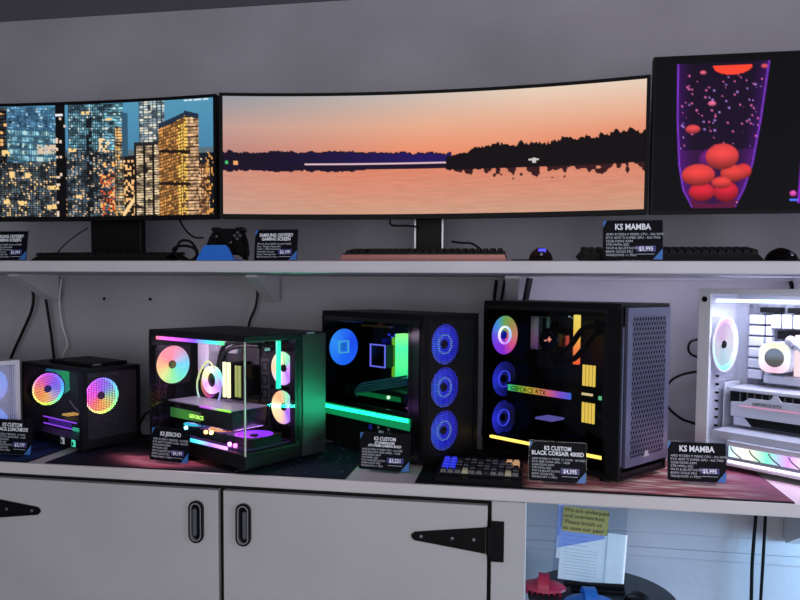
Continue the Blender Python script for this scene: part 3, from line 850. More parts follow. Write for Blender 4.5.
def circle_sq(n, r=None, s=None):
    out = []
    for k in range(n):
        a = 2 * math.pi * (k + 0.5) / n
        c, sn = math.cos(a), math.sin(a)
        if r: out.append((r * c, r * sn))
        else:
            f = s / max(abs(c), abs(sn)); out.append((f * c, f * sn))
    return out

def fan(parent, loc, facing, size, framem, ringm, rotorm, hubm, ring_w=0.10, blades=9, hub=0.19, round_frame=False):
    """case fan: square frame, lit rim, bladed rotor and hub."""
    s = size / 2
    ro = s * 0.94
    f = MB().ring(circle_sq(40, r=s) if round_frame else circle_sq(40, s=s), circle_sq(40, r=ro), 0.0, 0.025).build('fan', framem, parent, False, loc, ROT[facing])
    ri = ro * (1 - ring_w)
    MB().ring(circle_sq(40, r=ro * 0.998), circle_sq(40, r=ri), 0.001, 0.02).build('light_ring', ringm, f, True)
    b = MB()
    rh = s * hub * 2 * 0.5 + 0.001
    for k in range(blades):
        a0 = 2 * math.pi * k / blades
        P = []
        for i in range(5):
            rr = rh + (ri * 0.975 - rh) * i / 4
            sw = 0.30 * i / 4
            w_ = 2 * math.pi / blades * 1.10
            P.append([(rr * math.cos(a0 + sw + w_ * j / 4), 0.005 + 0.0035 * j / 4, rr * math.sin(a0 + sw + w_ * j / 4)) for j in range(5)])
        V = [[b.bm.verts.new(p) for p in row] for row in P]
        W2 = [[b.bm.verts.new((p[0], p[1] + 0.0012, p[2])) for p in row] for row in P]
        for i in range(4):
            for j in range(4):
                b.bm.faces.new((V[i][j], V[i + 1][j], V[i + 1][j + 1], V[i][j + 1]))
                b.bm.faces.new((W2[i][j], W2[i][j + 1], W2[i + 1][j + 1], W2[i + 1][j]))
    b.build('rotor', rotorm, f, True)
    MB().lathe([(rh * 0.9, 0.002), (rh, 0.004), (rh, 0.02)], axis='y', n=28).build('hub', hubm, f, True)
    return f

def shell(t, W, L, H, m, base, top, glass_x=None, post=0.012, front=True, inner=None, rear=True):
    inner = inner or M['black']
    MB().bx(0, W, 0, L, 0.012, base, 0.002).build('base', m, t)
    for sx in (0.03, W - 0.03):
        for sy in (0.05, L - 0.05):
            MB().lathe([(0.016, 0.0), (0.014, 0.0125)], (sx, sy, 0), 'z', 16).build('foot', M['black'], t, True)
    MB().bx(0, W, 0, L, top, H, 0.002).build('top_panel', m, t)
    if rear:
        box('rear_panel', inner, t, 0.004, W - 0.004, L - 0.006, L - 0.001, base, top)
    box('far_side_panel', m, t, W - 0.004, W, 0.002, L - 0.002, base, top)
    for (x0, y0) in ((0, L - post), (W - post, L - post), (W - post, 0)):
        box('corner_post', m, t, x0, x0 + post, y0, y0 + post, base, top)

def board(t, x, y0, y1, z0, z1, m=None, white=False, sink=None):
    b = box('motherboard', m or M['pcb'], t, x, x + 0.004, y0, y1, z0, z1)
    hm = sink or M['side_panel']
    w = y1 - y0; h = z1 - z0
    box('port_shroud', hm, b, x - 0.035, x, y1 - 0.055, y1 - 0.005, z1 - 0.55 * h, z1 - 0.01, 0.004)
    for k in range(5):
        box('heatsink_fin', hm, b, x - 0.024, x, y1 - 0.068 - 0.0 , y1 - 0.058, z1 - 0.55 * h + k * h * 0.09, z1 - 0.55 * h + k * h * 0.09 + h * 0.075)
    MB().bx(x - 0.022, x, y0 + w * 0.32, y1 - 0.075, z1 - 0.045, z1 - 0.008, 0.003).build('heatsink', hm, b)
    MB().bx(x - 0.010, x, y0 + w * 0.1, y1 - 0.06, z0 + h * 0.06, z0 + h * 0.14, 0.002).build('storage_cover', hm, b)
    return b

# ---- left: white mesh case, mostly out of frame
def pc_white_mesh():
    W, L, H = 0.19, 0.34, 0.266
    th = R(27)
    rx, ry = -1.508, 1.912
    t = thing('desktop_computer', 'white mesh fronted small computer beside the black lunchbox case', 'computer', (rx - W * math.sin(th), ry - W * math.cos(th), 0.9032), R(90 - 27))
    mm = meshmat('white_mesh', (196, 196, 216), 0.0055, 0.33, 0.45)
    mx = meshmat('white_mesh_side', (196, 196, 216), 0.0055, 0.33, 0.45, ax=('Y', 'Z'))
    shell(t, W, L, H, M['white_metal'], 0.03, H - 0.014, post=0.012)
    MB().frame(0, W, 0.012, H, 0.013, -0.008, 0.0).build('front_frame', M['white_metal'], t)
    box('front_mesh', mm, t, 0.012, W - 0.012, -0.0045, -0.003, 0.03, H - 0.012)
    box('side_mesh', mx, t, 0.001, 0.0025, 0.012, L - 0.012, 0.03, H - 0.012)
    lb = radial('fan_light_pale_blue', [(150, 140, 250), (120, 150, 255), (80, 140, 255), (110, 150, 255)], 1.6)
    for z in (0.075, 0.192):
        fan(t, (0.11, 0.012, z), '-y', 0.115, M['white'], lb, lb, M['white'])
    return t
pc_white_mesh()

# ---- black lunchbox sized case
def pc_lunchbox():
    W, L, H = 0.19, 0.359, 0.249
    t = thing('desktop_computer', 'small black mesh lunchbox shaped computer with two rainbow ring fans', 'computer', (-1.256, 1.853, 0.9032), R(90 - 26.6))
    mm = meshmat('black_mesh_front', (52, 50, 60), 0.0052, 0.40, 0.4)
    mx = meshmat('black_mesh_side', (48, 46, 56), 0.0052, 0.41, 0.4, ax=('Y', 'Z'))
    shell(t, W, L, H, M['black_metal'], 0.037, H - 0.012)
    box('near_post', M['black_metal'], t, 0, 0.016, 0, 0.018, 0.037, H - 0.012)
    box('side_mesh', mx, t, 0.0005, 0.002, 0.018, L - 0.012, 0.037, H - 0.012)
    box('front_mesh', mm, t, 0.016, W - 0.012, 0.0005, 0.002, 0.037, H - 0.012)
    MB().frame(0, W, 0.012, H, 0.014, -0.004, 0.0).build('front_frame', M['black_metal'], t)
    lid = MB().bx(0.045, W - 0.012, 0.045, 0.27, H, H + 0.010, 0.003).build('top_lid', M['black'], t)
    box('lid_latch', M['grey'], lid, 0.060, 0.085, 0.041, 0.046, H + 0.002, H + 0.008)
    r1 = radial('fan_light_rainbow', [(200, 245, 90), (250, 245, 110), (255, 225, 150), (235, 120, 220), (190, 80, 240), (110, 110, 255), (70, 170, 255), (80, 235, 190)], 2.6)
    r1b = radial('fan_blade_rainbow', [(255, 190, 120), (255, 160, 90), (255, 150, 110), (245, 110, 170), (210, 90, 225), (150, 100, 250), (130, 120, 250), (190, 170, 220)], 1.7)
    r2 = radial('fan_light_rainbow_front', [(230, 242, 110), (255, 220, 150), (250, 110, 240), (210, 90, 250), (140, 100, 255), (100, 170, 255), (110, 235, 200), (160, 240, 120)], 2.8)
    r2b = radial('fan_blade_rainbow_front', [(255, 160, 90), (255, 120, 120), (250, 90, 225), (230, 90, 240), (170, 90, 245), (130, 130, 240), (150, 200, 170), (220, 200, 110)], 1.8)
    fan(t, (0.056, 0.30, 0.158), '-y', 0.112, M['black'], r1, r1b, glow('fan_hub_blue', (70, 60, 170), 0.5), 0.12, 9, 0.19, True)
    fan(t, (0.072, 0.014, 0.162), '-y', 0.116, M['black'], r2, r2b, glow('fan_hub_violet', (110, 30, 120), 0.4), 0.10)
    tl = radial('fan_light_teal', [(30, 190, 170), (30, 120, 190), (40, 210, 120)], 0.8)
    fan(t, (0.106, 0.328, 0.184), '-y', 0.118, M['black'], tl, tl, M['black'])
    board(t, W - 0.012, 0.10, 0.34, 0.05, 0.225)
    g = MB().bx(0.055, 0.14, 0.12, 0.335, 0.030 + 0.012, 0.068, 0.003).build('graphics_card', M['black'], t)
    vi = glow('violet_edge', (150, 70, 245), 1.6)
    MB().bx(0.052, 0.055, 0.13, 0.33, 0.064, 0.069).build('light_edge', vi, g)
    MB().bx(0.052, 0.055, 0.15, 0.33, 0.043, 0.047).build('light_edge', vi, g)
    MB().bx(0.0535, 0.055, 0.16, 0.3, 0.048, 0.063).build('side_glow', glow('violet_dim', (90, 40, 190), 0.6), g)
    MB().bx(0.07, 0.11, 0.21, 0.25, 0.075, 0.081, 0.003).build('memory_light', glow('amber', (250, 190, 90), 1.0), t)
    MB().bx(0.05, 0.06, 0.11, 0.15, 0.040, 0.052, 0.003).build('teal_light', glow('teal', (60, 220, 170), 1.0), t)
    MB().tube([(0.05, 0.16, 0.135), (0.05, 0.13, 0.115), (0.05, 0.105, 0.105)], 0.0018).build('white_lead', M['cablewhite'], t, True)
    # two square badges low on the side
    for y, m, s in ((0.112, glow('badge_grey', (185, 190, 205), 0.5), 1), (0.050, glow('badge_green', (70, 235, 190), 0.9), 1)):
        bd = box('badge', m, t, -0.0012, 0.0, y - 0.010, y + 0.010, 0.014, 0.034)
        MB().prism([(y - 0.001, 0.017), (y + 0.007, 0.017), (y + 0.007, 0.031), (y - 0.001, 0.024)], -0.002, -0.0011, 'x').build('badge_mark', M['navy'], bd)
    return t
pc_lunchbox()

# ---- glass corner computer
def pc_glass_corner():
    W, L, H = 0.296, 0.447, 0.365
    t = thing('desktop_computer', 'black glass corner computer with rainbow lights and a round cooler', 'computer', (-0.700, 1.723, 0.9032), R(61))
    B, T = 0.052, 0.348
    shell(t, W, L, H, M['black_metal'], B, T, rear=True)
    box('side_glass', M['glass'], t, 0.0, 0.003, 0.0, L - 0.012, B - 0.006, T + 0.004)
    box('front_glass', M['glass'], t, 0.0032, 0.190, 0.0, 0.003, B - 0.006, T + 0.004)
    box('front_post', M['black'], t, 0.178, 0.204, 0.0, 0.022, B, T)
    box('front_steel_panel', M['side_panel'], t, 0.204, W, -0.003, 0.002, 0.012, H - 0.004, 0.001)
    tray = box('motherboard_tray', M['black_metal'], t, 0.206, 0.209, 0.0, L - 0.006, B, T)
    # slotted cable cover on the tray
    box('cable_cover', M['side_panel'], t, 0.192, 0.206, 0.125, 0.165, B, T - 0.03, 0.003)
    for k in range(6):
        z = 0.085 + k * 0.04
        MB().frame(0.131, 0.159, z, z + 0.03, 0.005, 0.1905, 0.192, 'x').build('cover_slot', M['black'], t)
    board(t, 0.200, 0.18, 0.42, 0.09, 0.335, sink=M['silver'])
    # rear fan
    pa = radial('fan_light_pastel', [(140, 235, 150), (225, 230, 130), (250, 180, 120), (245, 120, 120), (240, 115, 130), (200, 150, 190), (90, 205, 235), (90, 225, 205)], 1.15)
    fan(t, (0.056, 0.405, 0.257), '-y', 0.122, M['black'], pa, pa, mat('hub_mirror', (90, 86, 60), 0.15, 0.9), 0.10, 11)
    # side fans facing the glass, partly behind the front post
    pv = radial('fan_light_violet_white', [(170, 90, 240), (240, 210, 255), (255, 200, 150), (250, 225, 190), (110, 230, 160), (200, 120, 250)], 1.3, 0.1)
    pv2 = radial('fan_light_violet_cream', [(150, 90, 235), (255, 205, 150), (250, 225, 170), (255, 170, 110), (130, 230, 180), (170, 80, 240)], 1.3, 0.1)
    fan(t, (0.178, 0.054, 0.262), '-x', 0.103, M['black'], pv, pv, M['black_gloss'])
    fan(t, (0.178, 0.054, 0.150), '-x', 0.103, M['black'], pv2, pv2, M['black_gloss'])
    box('corner_highlight', mat('painted_highlight', (190, 186, 176), 0.2), t, -0.0008, 0.0028, -0.0008, 0.0028, B - 0.004, T + 0.002)  # pale strip painting the highlight down the polished glass corner
    # light strips
    MB().bx(0.006, 0.012, 0.10, 0.418, 0.336, 0.345).build('light_strip', axis_glow('strip_pink_cyan', 'Y', 0.42, 0.10, [(255, 110, 120), (245, 90, 230), (190, 80, 250), (120, 70, 240), (60, 190, 240), (80, 240, 130)], 2.2), t)
    MB().bx(0.118, 0.132, 0.008, 0.013, 0.214, 0.346).build('light_strip', glow('strip_teal', (40, 225, 185), 1.5), t)
    MB().bx(0.004, 0.010, 0.085, 0.30, 0.0525, 0.060).build('light_strip', axis_glow('strip_cyan_violet', 'Y', 0.30, 0.085, [(40, 150, 255), (60, 225, 235), (150, 110, 250), (225, 150, 250)], 2.6), t)
    # floor of the chamber, lit deck with fans lying flat
    deck = box('lower_deck', mat('deck_gloss', (60, 44, 84), 0.2), t, 0.02, 0.185, 0.03, 0.40, B, B + 0.006)
    vio = radial('deck_light_violet', [(140, 40, 235), (180, 60, 250), (120, 40, 230)], 1.6)
    org = radial('deck_light_orange', [(255, 110, 50), (255, 190, 90), (220, 70, 60)], 0.9)
    for y, m in ((0.085, vio), (0.205, org), (0.325, radial('deck_light_blue', [(40, 150, 250), (60, 220, 240), (90, 90, 250)], 0.9))):
        fan(t, (0.10, y, B + 0.03), '+z', 0.116, M['black'], m, m, M['black'], 0.08)
    for y, z, c in ((0.30, 0.082, (120, 220, 255)), (0.205, 0.082, (255, 160, 90)), (0.180, 0.084, (255, 220, 120)), (0.098, 0.063, (255, 120, 255)), (0.074, 0.063, (255, 90, 230))):
        MB().lathe([(0.0, -0.006), (0.0055, -0.003), (0.0055, 0.003), (0.0, 0.006)], (0.026, y, z), 'x', 10, cap=False).build('led', glow('led_point', c, 7.0), t, True)
    # liquid cooler: square plate, round head, egg shaped lit rim, tubes
    cx, cy, cz = 0.13, 0.325, 0.205
    blk = MB().lathe([(0.034, cx + 0.065), (0.034, cx + 0.012), (0.028, cx)], (0, cy, cz), 'x', 32).build('cooler_head', M['black_gloss'], t, True)
    hd = radial('cooler_light', [(255, 200, 240), (250, 150, 250), (255, 235, 150), (240, 250, 200), (120, 230, 230), (190, 120, 250)], 1.5)
    h = MB().ring(circle_sq(36, r=0.042), circle_sq(36, r=0.023), -0.004, 0.010).build('lit_ring', hd, blk, True, (cx - 0.004, cy - 0.012, cz + 0.006), ROT['-x'])
    MB().tube([(0.0, 0.0, 0.062), (0.035, 0.0, 0.036), (0.058, 0.0, -0.012), (0.044, 0.0, -0.058), (0.0, 0.0, -0.072), (-0.044, 0.0, -0.058), (-0.058, 0.0, -0.012), (-0.035, 0.0, 0.036)], 0.003, closed=True).build('outer_rim', radial('rim_light', [(120, 210, 255), (220, 240, 160), (250, 250, 150), (200, 150, 250)], 0.9), blk, True, (cx - 0.006, cy, cz), ROT['-x'])
    fan(t, (cx + 0.002, cy + 0.01, cz - 0.01), '-x', 0.088, M['black'], radial('small_fan_light', RAIN, 0.6), radial('small_fan_blade', RAIN, 0.35), M['black'])
    MB().tube([(0.15, 0.30, 0.235), (0.13, 0.25, 0.30), (0.11, 0.15, 0.325), (0.10, 0.06, 0.33)], 0.007, 10).build('coolant_tube', M['black'], t, True)
    MB().tube([(0.15, 0.315, 0.235), (0.14, 0.27, 0.315), (0.13, 0.17, 0.335), (0.13, 0.07, 0.34)], 0.007, 10).build('coolant_tube', M['black'], t, True)
    for y in (0.212, 0.232):
        ms = MB().bx(0.120, 0.195, y, y + 0.009, 0.172, 0.270, 0.001).build('memory_stick', M['black'], t)
        MB().bx(0.112, 0.120, y, y + 0.009, 0.168, 0.272, 0.001).build('light_bar', glow('ram_cream', (250, 246, 190), 1.6), ms)
    for y in (0.175, 0.19):
        ms = MB().bx(0.128, 0.195, y, y + 0.007, 0.172, 0.262, 0.001).build('memory_stick', M['black'], t)
        MB().bx(0.122, 0.128, y, y + 0.007, 0.172, 0.264, 0.001).build('light_bar', glow('ram_dim', (190, 200, 110), 0.7), ms)
    box('port_shroud', M['silver'], t, 0.14, 0.19, 0.345, 0.40, 0.205, 0.325)
    g = MB().bx(0.035, 0.16, 0.10, 0.40, 0.095, 0.150, 0.004).build('graphics_card', M['black_gloss'], t)
    MB().bx(0.033, 0.162, 0.10, 0.40, 0.150, 0.153).build('backplate', mat('backplate_steel', (120, 120, 130), 0.35, 0.3), g)
    MB().bx(0.030, 0.033, 0.10, 0.24, 0.1485, 0.154).build('light_edge', axis_glow('added_violet_lime', 'Y', 0.24, 0.10, [(170, 70, 200), (200, 90, 230), (150, 220, 70), (130, 230, 60)], 1.6), g)  # added glowing edge, stands in for the sheen reflected by the backplate
    text('card_lettering', 'GEFORCE', 0.016, glow('text_lime', (190, 255, 110), 1.5), g, (0.0328, 0.295, 0.112), (R(90), 0, R(-90)), 'LEFT', 0.0003)
    MB().bx(0.0335, 0.035, 0.24, 0.39, 0.104, 0.132).build('side_spill_glow', axis_glow('side_green', 'Y', 0.39, 0.24, [(30, 110, 40), (70, 170, 50), (60, 90, 30)], 0.6), g)  # glowing patch painting green light on the card's side
    for k in range(9):
        box('slot_vent', M['black'], t, 0.003, 0.012, 0.402, 0.422, 0.07 + k * 0.017, 0.079 + k * 0.017)
    box('front_badge', M['silver'], t, 0.072, 0.09, 0.0045, 0.006, 0.322, 0.330)
    box('silver_clip', M['chrome'], t, 0.22, 0.25, -0.004, 0.002, H - 0.003, H + 0.0005)
    return t
PC_GLASS = pc_glass_corner()

# ---- black tower with green bar and three blue fans
def pc_blue_fans():
    W, L, H = 0.226, 0.441, 0.421
    t = thing('desktop_computer', 'black tower with three blue front fans and a green light bar', 'computer', (-0.260, 1.878, 0.9032), R(90 - 37.1))
    B, T = 0.022, 0.405
    shell(t, W, L, H, M['black_metal'], B, T)
    # upper window with frame, lower steel cover
    MB().frame(0.036, L, 0.133, T, 0.012, 0.0, 0.004, 'x').build('window_frame', M['black_gloss'], t)
    box('side_glass', M['smoke'], t, 0.001, 0.0035, 0.046, L - 0.012, 0.143, T - 0.01)
    box('lower_cover', M['black_metal'], t, 0.0, 0.006, 0.036, L, B, 0.108)
    # green bar below the window: bright tube on a glowing band painted as its light spill
    gb = glow('bar_green', (20, 232, 140), 4.5)
    gd = glow('bar_spill_green', (14, 160, 96), 0.7)
    ch = box('bar_spill_band', gd, t, -0.002, 0.002, 0.038, 0.425, 0.097, 0.131)
    MB().tube([(-0.004, 0.042, 0.125), (-0.004, 0.42, 0.121)], 0.0055, 10, False).build('light_bar', gb, ch, True)
    # front: door strip, dark frame, fine mesh over three fans
    box('front_strip', M['black_gloss'], t, 0.0, 0.006, 0.004, 0.034, B, T)
    MB().frame(0.0, W, 0.012, H, 0.016, -0.014, 0.0).build('front_frame', M['black_metal'], t)
    mm = meshmat('fine_mesh', (22, 22, 28), 0.0050, 0.34, 0.4)
    box('front_mesh', mm, t, 0.016, W - 0.016, -0.009, -0.0078, 0.028, H - 0.016)
    bl = radial('fan_light_blue', [(34, 44, 250), (60, 100, 255), (54, 64, 255), (34, 34, 235)], 1.8)
    blr = radial('fan_light_blue_rim', [(40, 44, 240), (90, 110, 255), (50, 60, 250)], 1.2, 0.2)
    hub = glow('fan_hub_navy', (18, 18, 70), 0.3)
    for z in (0.335, 0.212, 0.088):
        f = fan(t, (0.110, 0.010, z), '-y', 0.1225, M['black'], blr, bl, hub, 0.12)
        MB().ring(circle_sq(32, r=0.029), circle_sq(32, r=0.025), -0.001, 0.003).build('hub_ring', glow('hub_ring_blue', (110, 150, 255), 1.6), f, True)
    rb = radial('fan_light_azure', [(30, 110, 255), (50, 150, 255), (30, 80, 245)], 1.5)
    rf = fan(t, (0.060, 0.405, 0.304), '-y', 0.124, M['black'], rb, rb, glow('fan_hub_azure', (40, 140, 255), 0.9))
    MB().frame(-0.02, 0.02, -0.02, 0.02, 0.004, -0.002, 0.003).build('hub_square', glow('hub_cyan', (90, 210, 255), 1.0), rf)
    board(t, W - 0.022, 0.10, 0.40, 0.14, 0.39)
    box('shroud', M['black'], t, 0.01, W - 0.006, 0.05, L - 0.02, 0.112, 0.135)
    # square cooler display with violet border
    p = MB().bx(0.10, 0.17, 0.250, 0.322, 0.246, 0.318, 0.004).build('cooler_head', M['black_gloss'], t)
    MB().frame(0.250, 0.322, 0.246, 0.318, 0.004, 0.097, 0.100, 'x').build('display_border', glow('border_violet', (120, 120, 255), 1.3), p)
    for k in range(6):
        MB().lathe([(0.004, 0.165), (0.004, 0.172)], (0, 0.24 + 0.014 * k, 0.336 + 0.008 * (k % 2)), 'x', 10).build('capacitor', glow('cap_blue', (50, 60, 230), 0.8), t, True)
    rg = axis_glow('ram_green', 'Z', 0.21, 0.36, [(40, 215, 130), (90, 250, 140), (80, 248, 160), (150, 250, 120)], 2.1)
    for y in (0.203, 0.216, 0.229):
        MB().bx(0.128, 0.168, y, y + 0.010, 0.216, 0.352, 0.002).build('memory_stick', rg, t)
    MB().bx(0.13, 0.17, 0.250, 0.256, 0.216, 0.34, 0.001).build('memory_stick', glow('ram_lime', (130, 210, 40), 0.9), t)
    box('heatsink_lit_blue', mat('sink_lit_blue', (40, 50, 200), 0.35), t, 0.17, 0.19, 0.325, 0.345, 0.255, 0.33)  # blue light on the heatsink is put into its colour
    g = MB().bx(0.07, 0.19, 0.13, 0.42, 0.150, 0.185, 0.005).build('graphics_card', mat('card_green_black', (20, 46, 40), 0.25), t)
    MB().bx(0.068, 0.07, 0.15, 0.36, 0.156, 0.170).build('side_spill_glow', glow('card_green', (20, 150, 80), 0.6), g)  # green light on this card's side, painted as a glowing patch
    MB().lathe([(0.005, 0.064), (0.005, 0.070)], (0, 0.20, 0.165), 'x', 10).build('led', glow('led_green', (170, 255, 170), 4.0), g, True)
    for k in range(4):
        MB().tube([(0.075, 0.13, 0.235 - 0.008 * k), (0.06, 0.22, 0.215 - 0.008 * k), (0.055, 0.31, 0.195 - 0.008 * k), (0.06, 0.345, 0.168), (0.07, 0.35, 0.15)], 0.0035, 8).build('power_cable', mat('sleeve_teal', (70, 150, 150), 0.4), t, True)
    MB().tube([(0.02, 0.42, 0.398), (0.015, 0.34, 0.392), (0.015, 0.26, 0.394)], 0.004, 8).build('upper_pipe', M['grey'], t, True)
    MB().bx(0.01, 0.03, 0.14, 0.26, 0.378, 0.384).build('upper_rail', mat('brass_rail', (150, 130, 70), 0.3, 0.7), t)
    MB().lathe([(0.010, 0.012), (0.010, 0.020)], (0, 0.18, 0.388), 'x', 14).build('upper_knob', mat('brass_knob', (170, 110, 60), 0.3, 0.7), t, True)
    for k in range(4):
        box('board_chip', mat('chip_lit_green', (60, 120, 100), 0.4), t, 0.19, 0.2, 0.35 - 0.012 * k, 0.357 - 0.012 * k, 0.24, 0.29 + 0.01 * (k % 2))  # green-lit look of the chips is put into their colour
    # small stickers low on the cover
    for y, z, s, m in ((0.158, 0.070, 0.010, M['white']), (0.112, 0.066, 0.012, M['white']), (0.17, 0.088, 0.004, M['silver']), (0.126, 0.088, 0.004, M['silver']), (0.205, 0.084, 0.007, mat('sticker_blue', (50, 50, 190), 0.4))):
        box('sticker', m, t, -0.001, 0.0, y - s, y + s, z - s, z + s)
    return t
PC_BLUE = pc_blue_fans()

# ---- tall black tower with perforated front
def pc_tall_tower():
    W, L, H = 0.227, 0.460, 0.458
    t = thing('desktop_computer', 'tall black tower with perforated steel front and a yellow light bar', 'computer', (0.249, 1.796, 0.9032), R(90 - 40.6))
    B, T = 0.030, 0.440
    shell(t, W, L, H, M['black_metal'], B, T)
    box('side_glass', M['smoke'], t, 0.0, 0.003, 0.036, L - 0.010, B, T - 0.002)
    MB().frame(0.034, L, B - 0.004, T + 0.004, 0.010, 0.0, 0.0045, 'x').build('glass_border', M['black_gloss'], t)
    box('front_column', M['black_metal'], t, 0.0, 0.02, 0.0, 0.035, B, T)
    MB().frame(0.0, W, 0.012, H, 0.006, -0.004, 0.0).build('front_bezel', M['black_metal'], t)
    # perforated plate standing proud of the bezel
    fm = mat('front_plate_steel', (84, 84, 108), 0.42, 0.2)
    pm = meshmat('front_plate_holes', (84, 84, 108), 0.0125, 0.45, 0.42, 0.2, tri=True)
    x0, x1 = 0.018, W - 0.008
    MB().frame(x0, x1, 0.045, H - 0.010, 0.022, -0.012, -0.004).build('front_plate', fm, t)
    box('perforated_plate', pm, t, x0 + 0.021, x1 - 0.021, -0.0115, -0.0100, 0.065, H - 0.031)
    box('plate_backing', M['black'], t, x0 + 0.01, x1 - 0.01, -0.0035, -0.0022, 0.05, H - 0.02)
    box('front_slot', M['black'], t, 0.004, 0.016, -0.0035, -0.001, 0.10, H - 0.04)
    box('front_highlight', fm, t, 0.006, 0.012, -0.006, -0.0035, 0.05, 0.40)
    MB().prism([(0.10, 0.063), (0.128, 0.063), (0.119, 0.078), (0.109, 0.078)], -0.0135, -0.0115).build('front_emblem', M['silver'], t)
    # rear fan column
    fl = radial('fan_light_mixed', [(150, 50, 230), (140, 60, 245), (110, 90, 250), (70, 160, 240), (110, 185, 90), (170, 160, 80), (225, 140, 110), (240, 80, 150)], 1.3)
    f = fan(t, (0.062, 0.430, 0.354), '-y', 0.124, M['black'], fl, fl, glow('fan_hub_cobalt', (30, 30, 190), 0.8), 0.10)
    MB().ring(circle_sq(32, r=0.028), circle_sq(32, r=0.022), -0.001, 0.003).build('hub_ring', radial('hub_ring_light', [(190, 120, 255), (255, 240, 220), (160, 210, 255)], 2.2), f, True)
    bl = radial('fan_light_deep_blue', [(20, 24, 130), (50, 60, 250), (24, 26, 140), (3, 3, 12)], 0.9)
    for z in (0.222, 0.104):
        f = fan(t, (0.062, 0.430, z), '-y', 0.112, M['black'], bl, bl, M['black'])
        MB().ring(circle_sq(32, r=0.026), circle_sq(32, r=0.023), -0.001, 0.003).build('hub_ring', glow('hub_ring_cobalt', (70, 80, 255), 1.2), f, True)
    board(t, W - 0.024, 0.10, 0.40, 0.12, 0.415)
    box('port_shroud', M['silver'], t, 0.15, 0.20, 0.375, 0.405, 0.31, 0.41)
    box('shroud_sheen', mat('sheen_mint', (130, 190, 150), 0.4), t, 0.15, 0.155, 0.335, 0.345, 0.36, 0.41)  # mint colour paints the greenish reflection on the port shroud
    c = MB().lathe([(0.036, 0.17), (0.036, 0.095), (0.031, 0.09)], (0, 0.290, 0.345), 'x', 32).build('cooler_head', M['black_gloss'], t, True)
    text('cooler_glyph', '-+', 0.030, glow('glyph_coral', (255, 150, 130), 1.6), c, (0.0895, 0.305, 0.338), (R(90), 0, R(-90)), 'LEFT', 0.0006)
    MB().bx(0.118, 0.13, 0.247, 0.251, 0.330, 0.360).build('red_light', glow('red_dim', (220, 80, 70), 0.8), c)
    ry = axis_glow('ram_amber', 'Z', 0.278, 0.42, [(250, 90, 50), (252, 140, 70), (250, 205, 80), (250, 226, 100)], 1.6)
    MB().bx(0.138, 0.150, 0.222, 0.240, 0.278, 0.420, 0.002).build('memory_stick', ry, t)
    MB().tube([(0.11, 0.27, 0.30), (0.10, 0.22, 0.335), (0.09, 0.17, 0.385), (0.08, 0.10, 0.40)], 0.008, 10).build('coolant_tube', M['black'], t, True)
    MB().tube([(0.11, 0.285, 0.29), (0.09, 0.20, 0.30), (0.08, 0.13, 0.37), (0.07, 0.08, 0.385)], 0.008, 10).build('coolant_tube', M['black'], t, True)
    g = MB().bx(0.06, 0.185, 0.15, 0.42, 0.150, 0.215, 0.004).build('graphics_card', M['black'], t)
    MB().bx(0.057, 0.060, 0.185, 0.412, 0.190, 0.208).build('light_edge', axis_glow('card_rainbow', 'Y', 0.412, 0.18, [(50, 225, 150), (110, 220, 60), (230, 215, 60), (250, 170, 80), (245, 110, 140), (150, 90, 235), (60, 120, 245)], 1.1), g)
    text('card_lettering', 'GEFORCE RTX', 0.020, M['navy'], g, (0.0567, 0.40, 0.192), (R(90), 0, R(-90)), 'LEFT', 0.0002)
    yl = glow('bar_yellow', (246, 206, 84), 1.5)
    for z0, z1 in ((0.238, 0.294), (0.140, 0.194)):
        hld = box('front_fan_frame', M['black'], t, 0.03, 0.15, 0.04, 0.066, z0 - 0.03, z1 + 0.03)
        b = box('light_comb', M['black'], t, 0.034, 0.036, 0.088, 0.130, z0 - 0.002, z1 + 0.002)
        for k in range(4):
            MB().bx(0.030, 0.034, 0.090 + 0.0105 * k, 0.0975 + 0.0105 * k, z0, z1, 0.001).build('light_bar', yl, b)
    box('light_chip', glow('chip_gold', (250, 220, 160), 1.2), t, 0.03, 0.034, 0.097, 0.13, 0.213, 0.219)
    box('light_chip', glow('chip_mint', (120, 230, 160), 1.0), t, 0.03, 0.034, 0.070, 0.078, 0.206, 0.216)
    # shroud and slanted yellow bar along the bottom of the window
    box('shroud', M['black'], t, 0.012, W - 0.006, 0.04, L - 0.01, B, 0.058)
    MB().tube([(0.008, 0.434, 0.054), (0.008, 0.045, 0.062)], 0.0048, 8, False).build('light_strip', glow('strip_amber', (250, 205, 90), 3.2), t, True)
    MB().bx(0.06, 0.12, 0.25, 0.31, 0.118, 0.124, 0.002).build('lower_light', glow('violet_pale', (130, 120, 220), 0.7), t)
    for k, (y, z) in enumerate(((0.30, 0.40), (0.296, 0.41), (0.285, 0.405), (0.27, 0.41), (0.262, 0.41))):
        box('board_led', glow('led_pale', (210, 220, 210), 1.0), t, 0.195, 0.2, y, y + 0.004, z, z + 0.003)
    MB().tube([(0.20, L + 0.013, 0.40), (0.20, L + 0.014, 0.44), (0.212, L + 0.004, 0.527)], 0.0105, 10, False).build('wireless_antenna', M['black'], t, True)
    return t
pc_tall_tower()

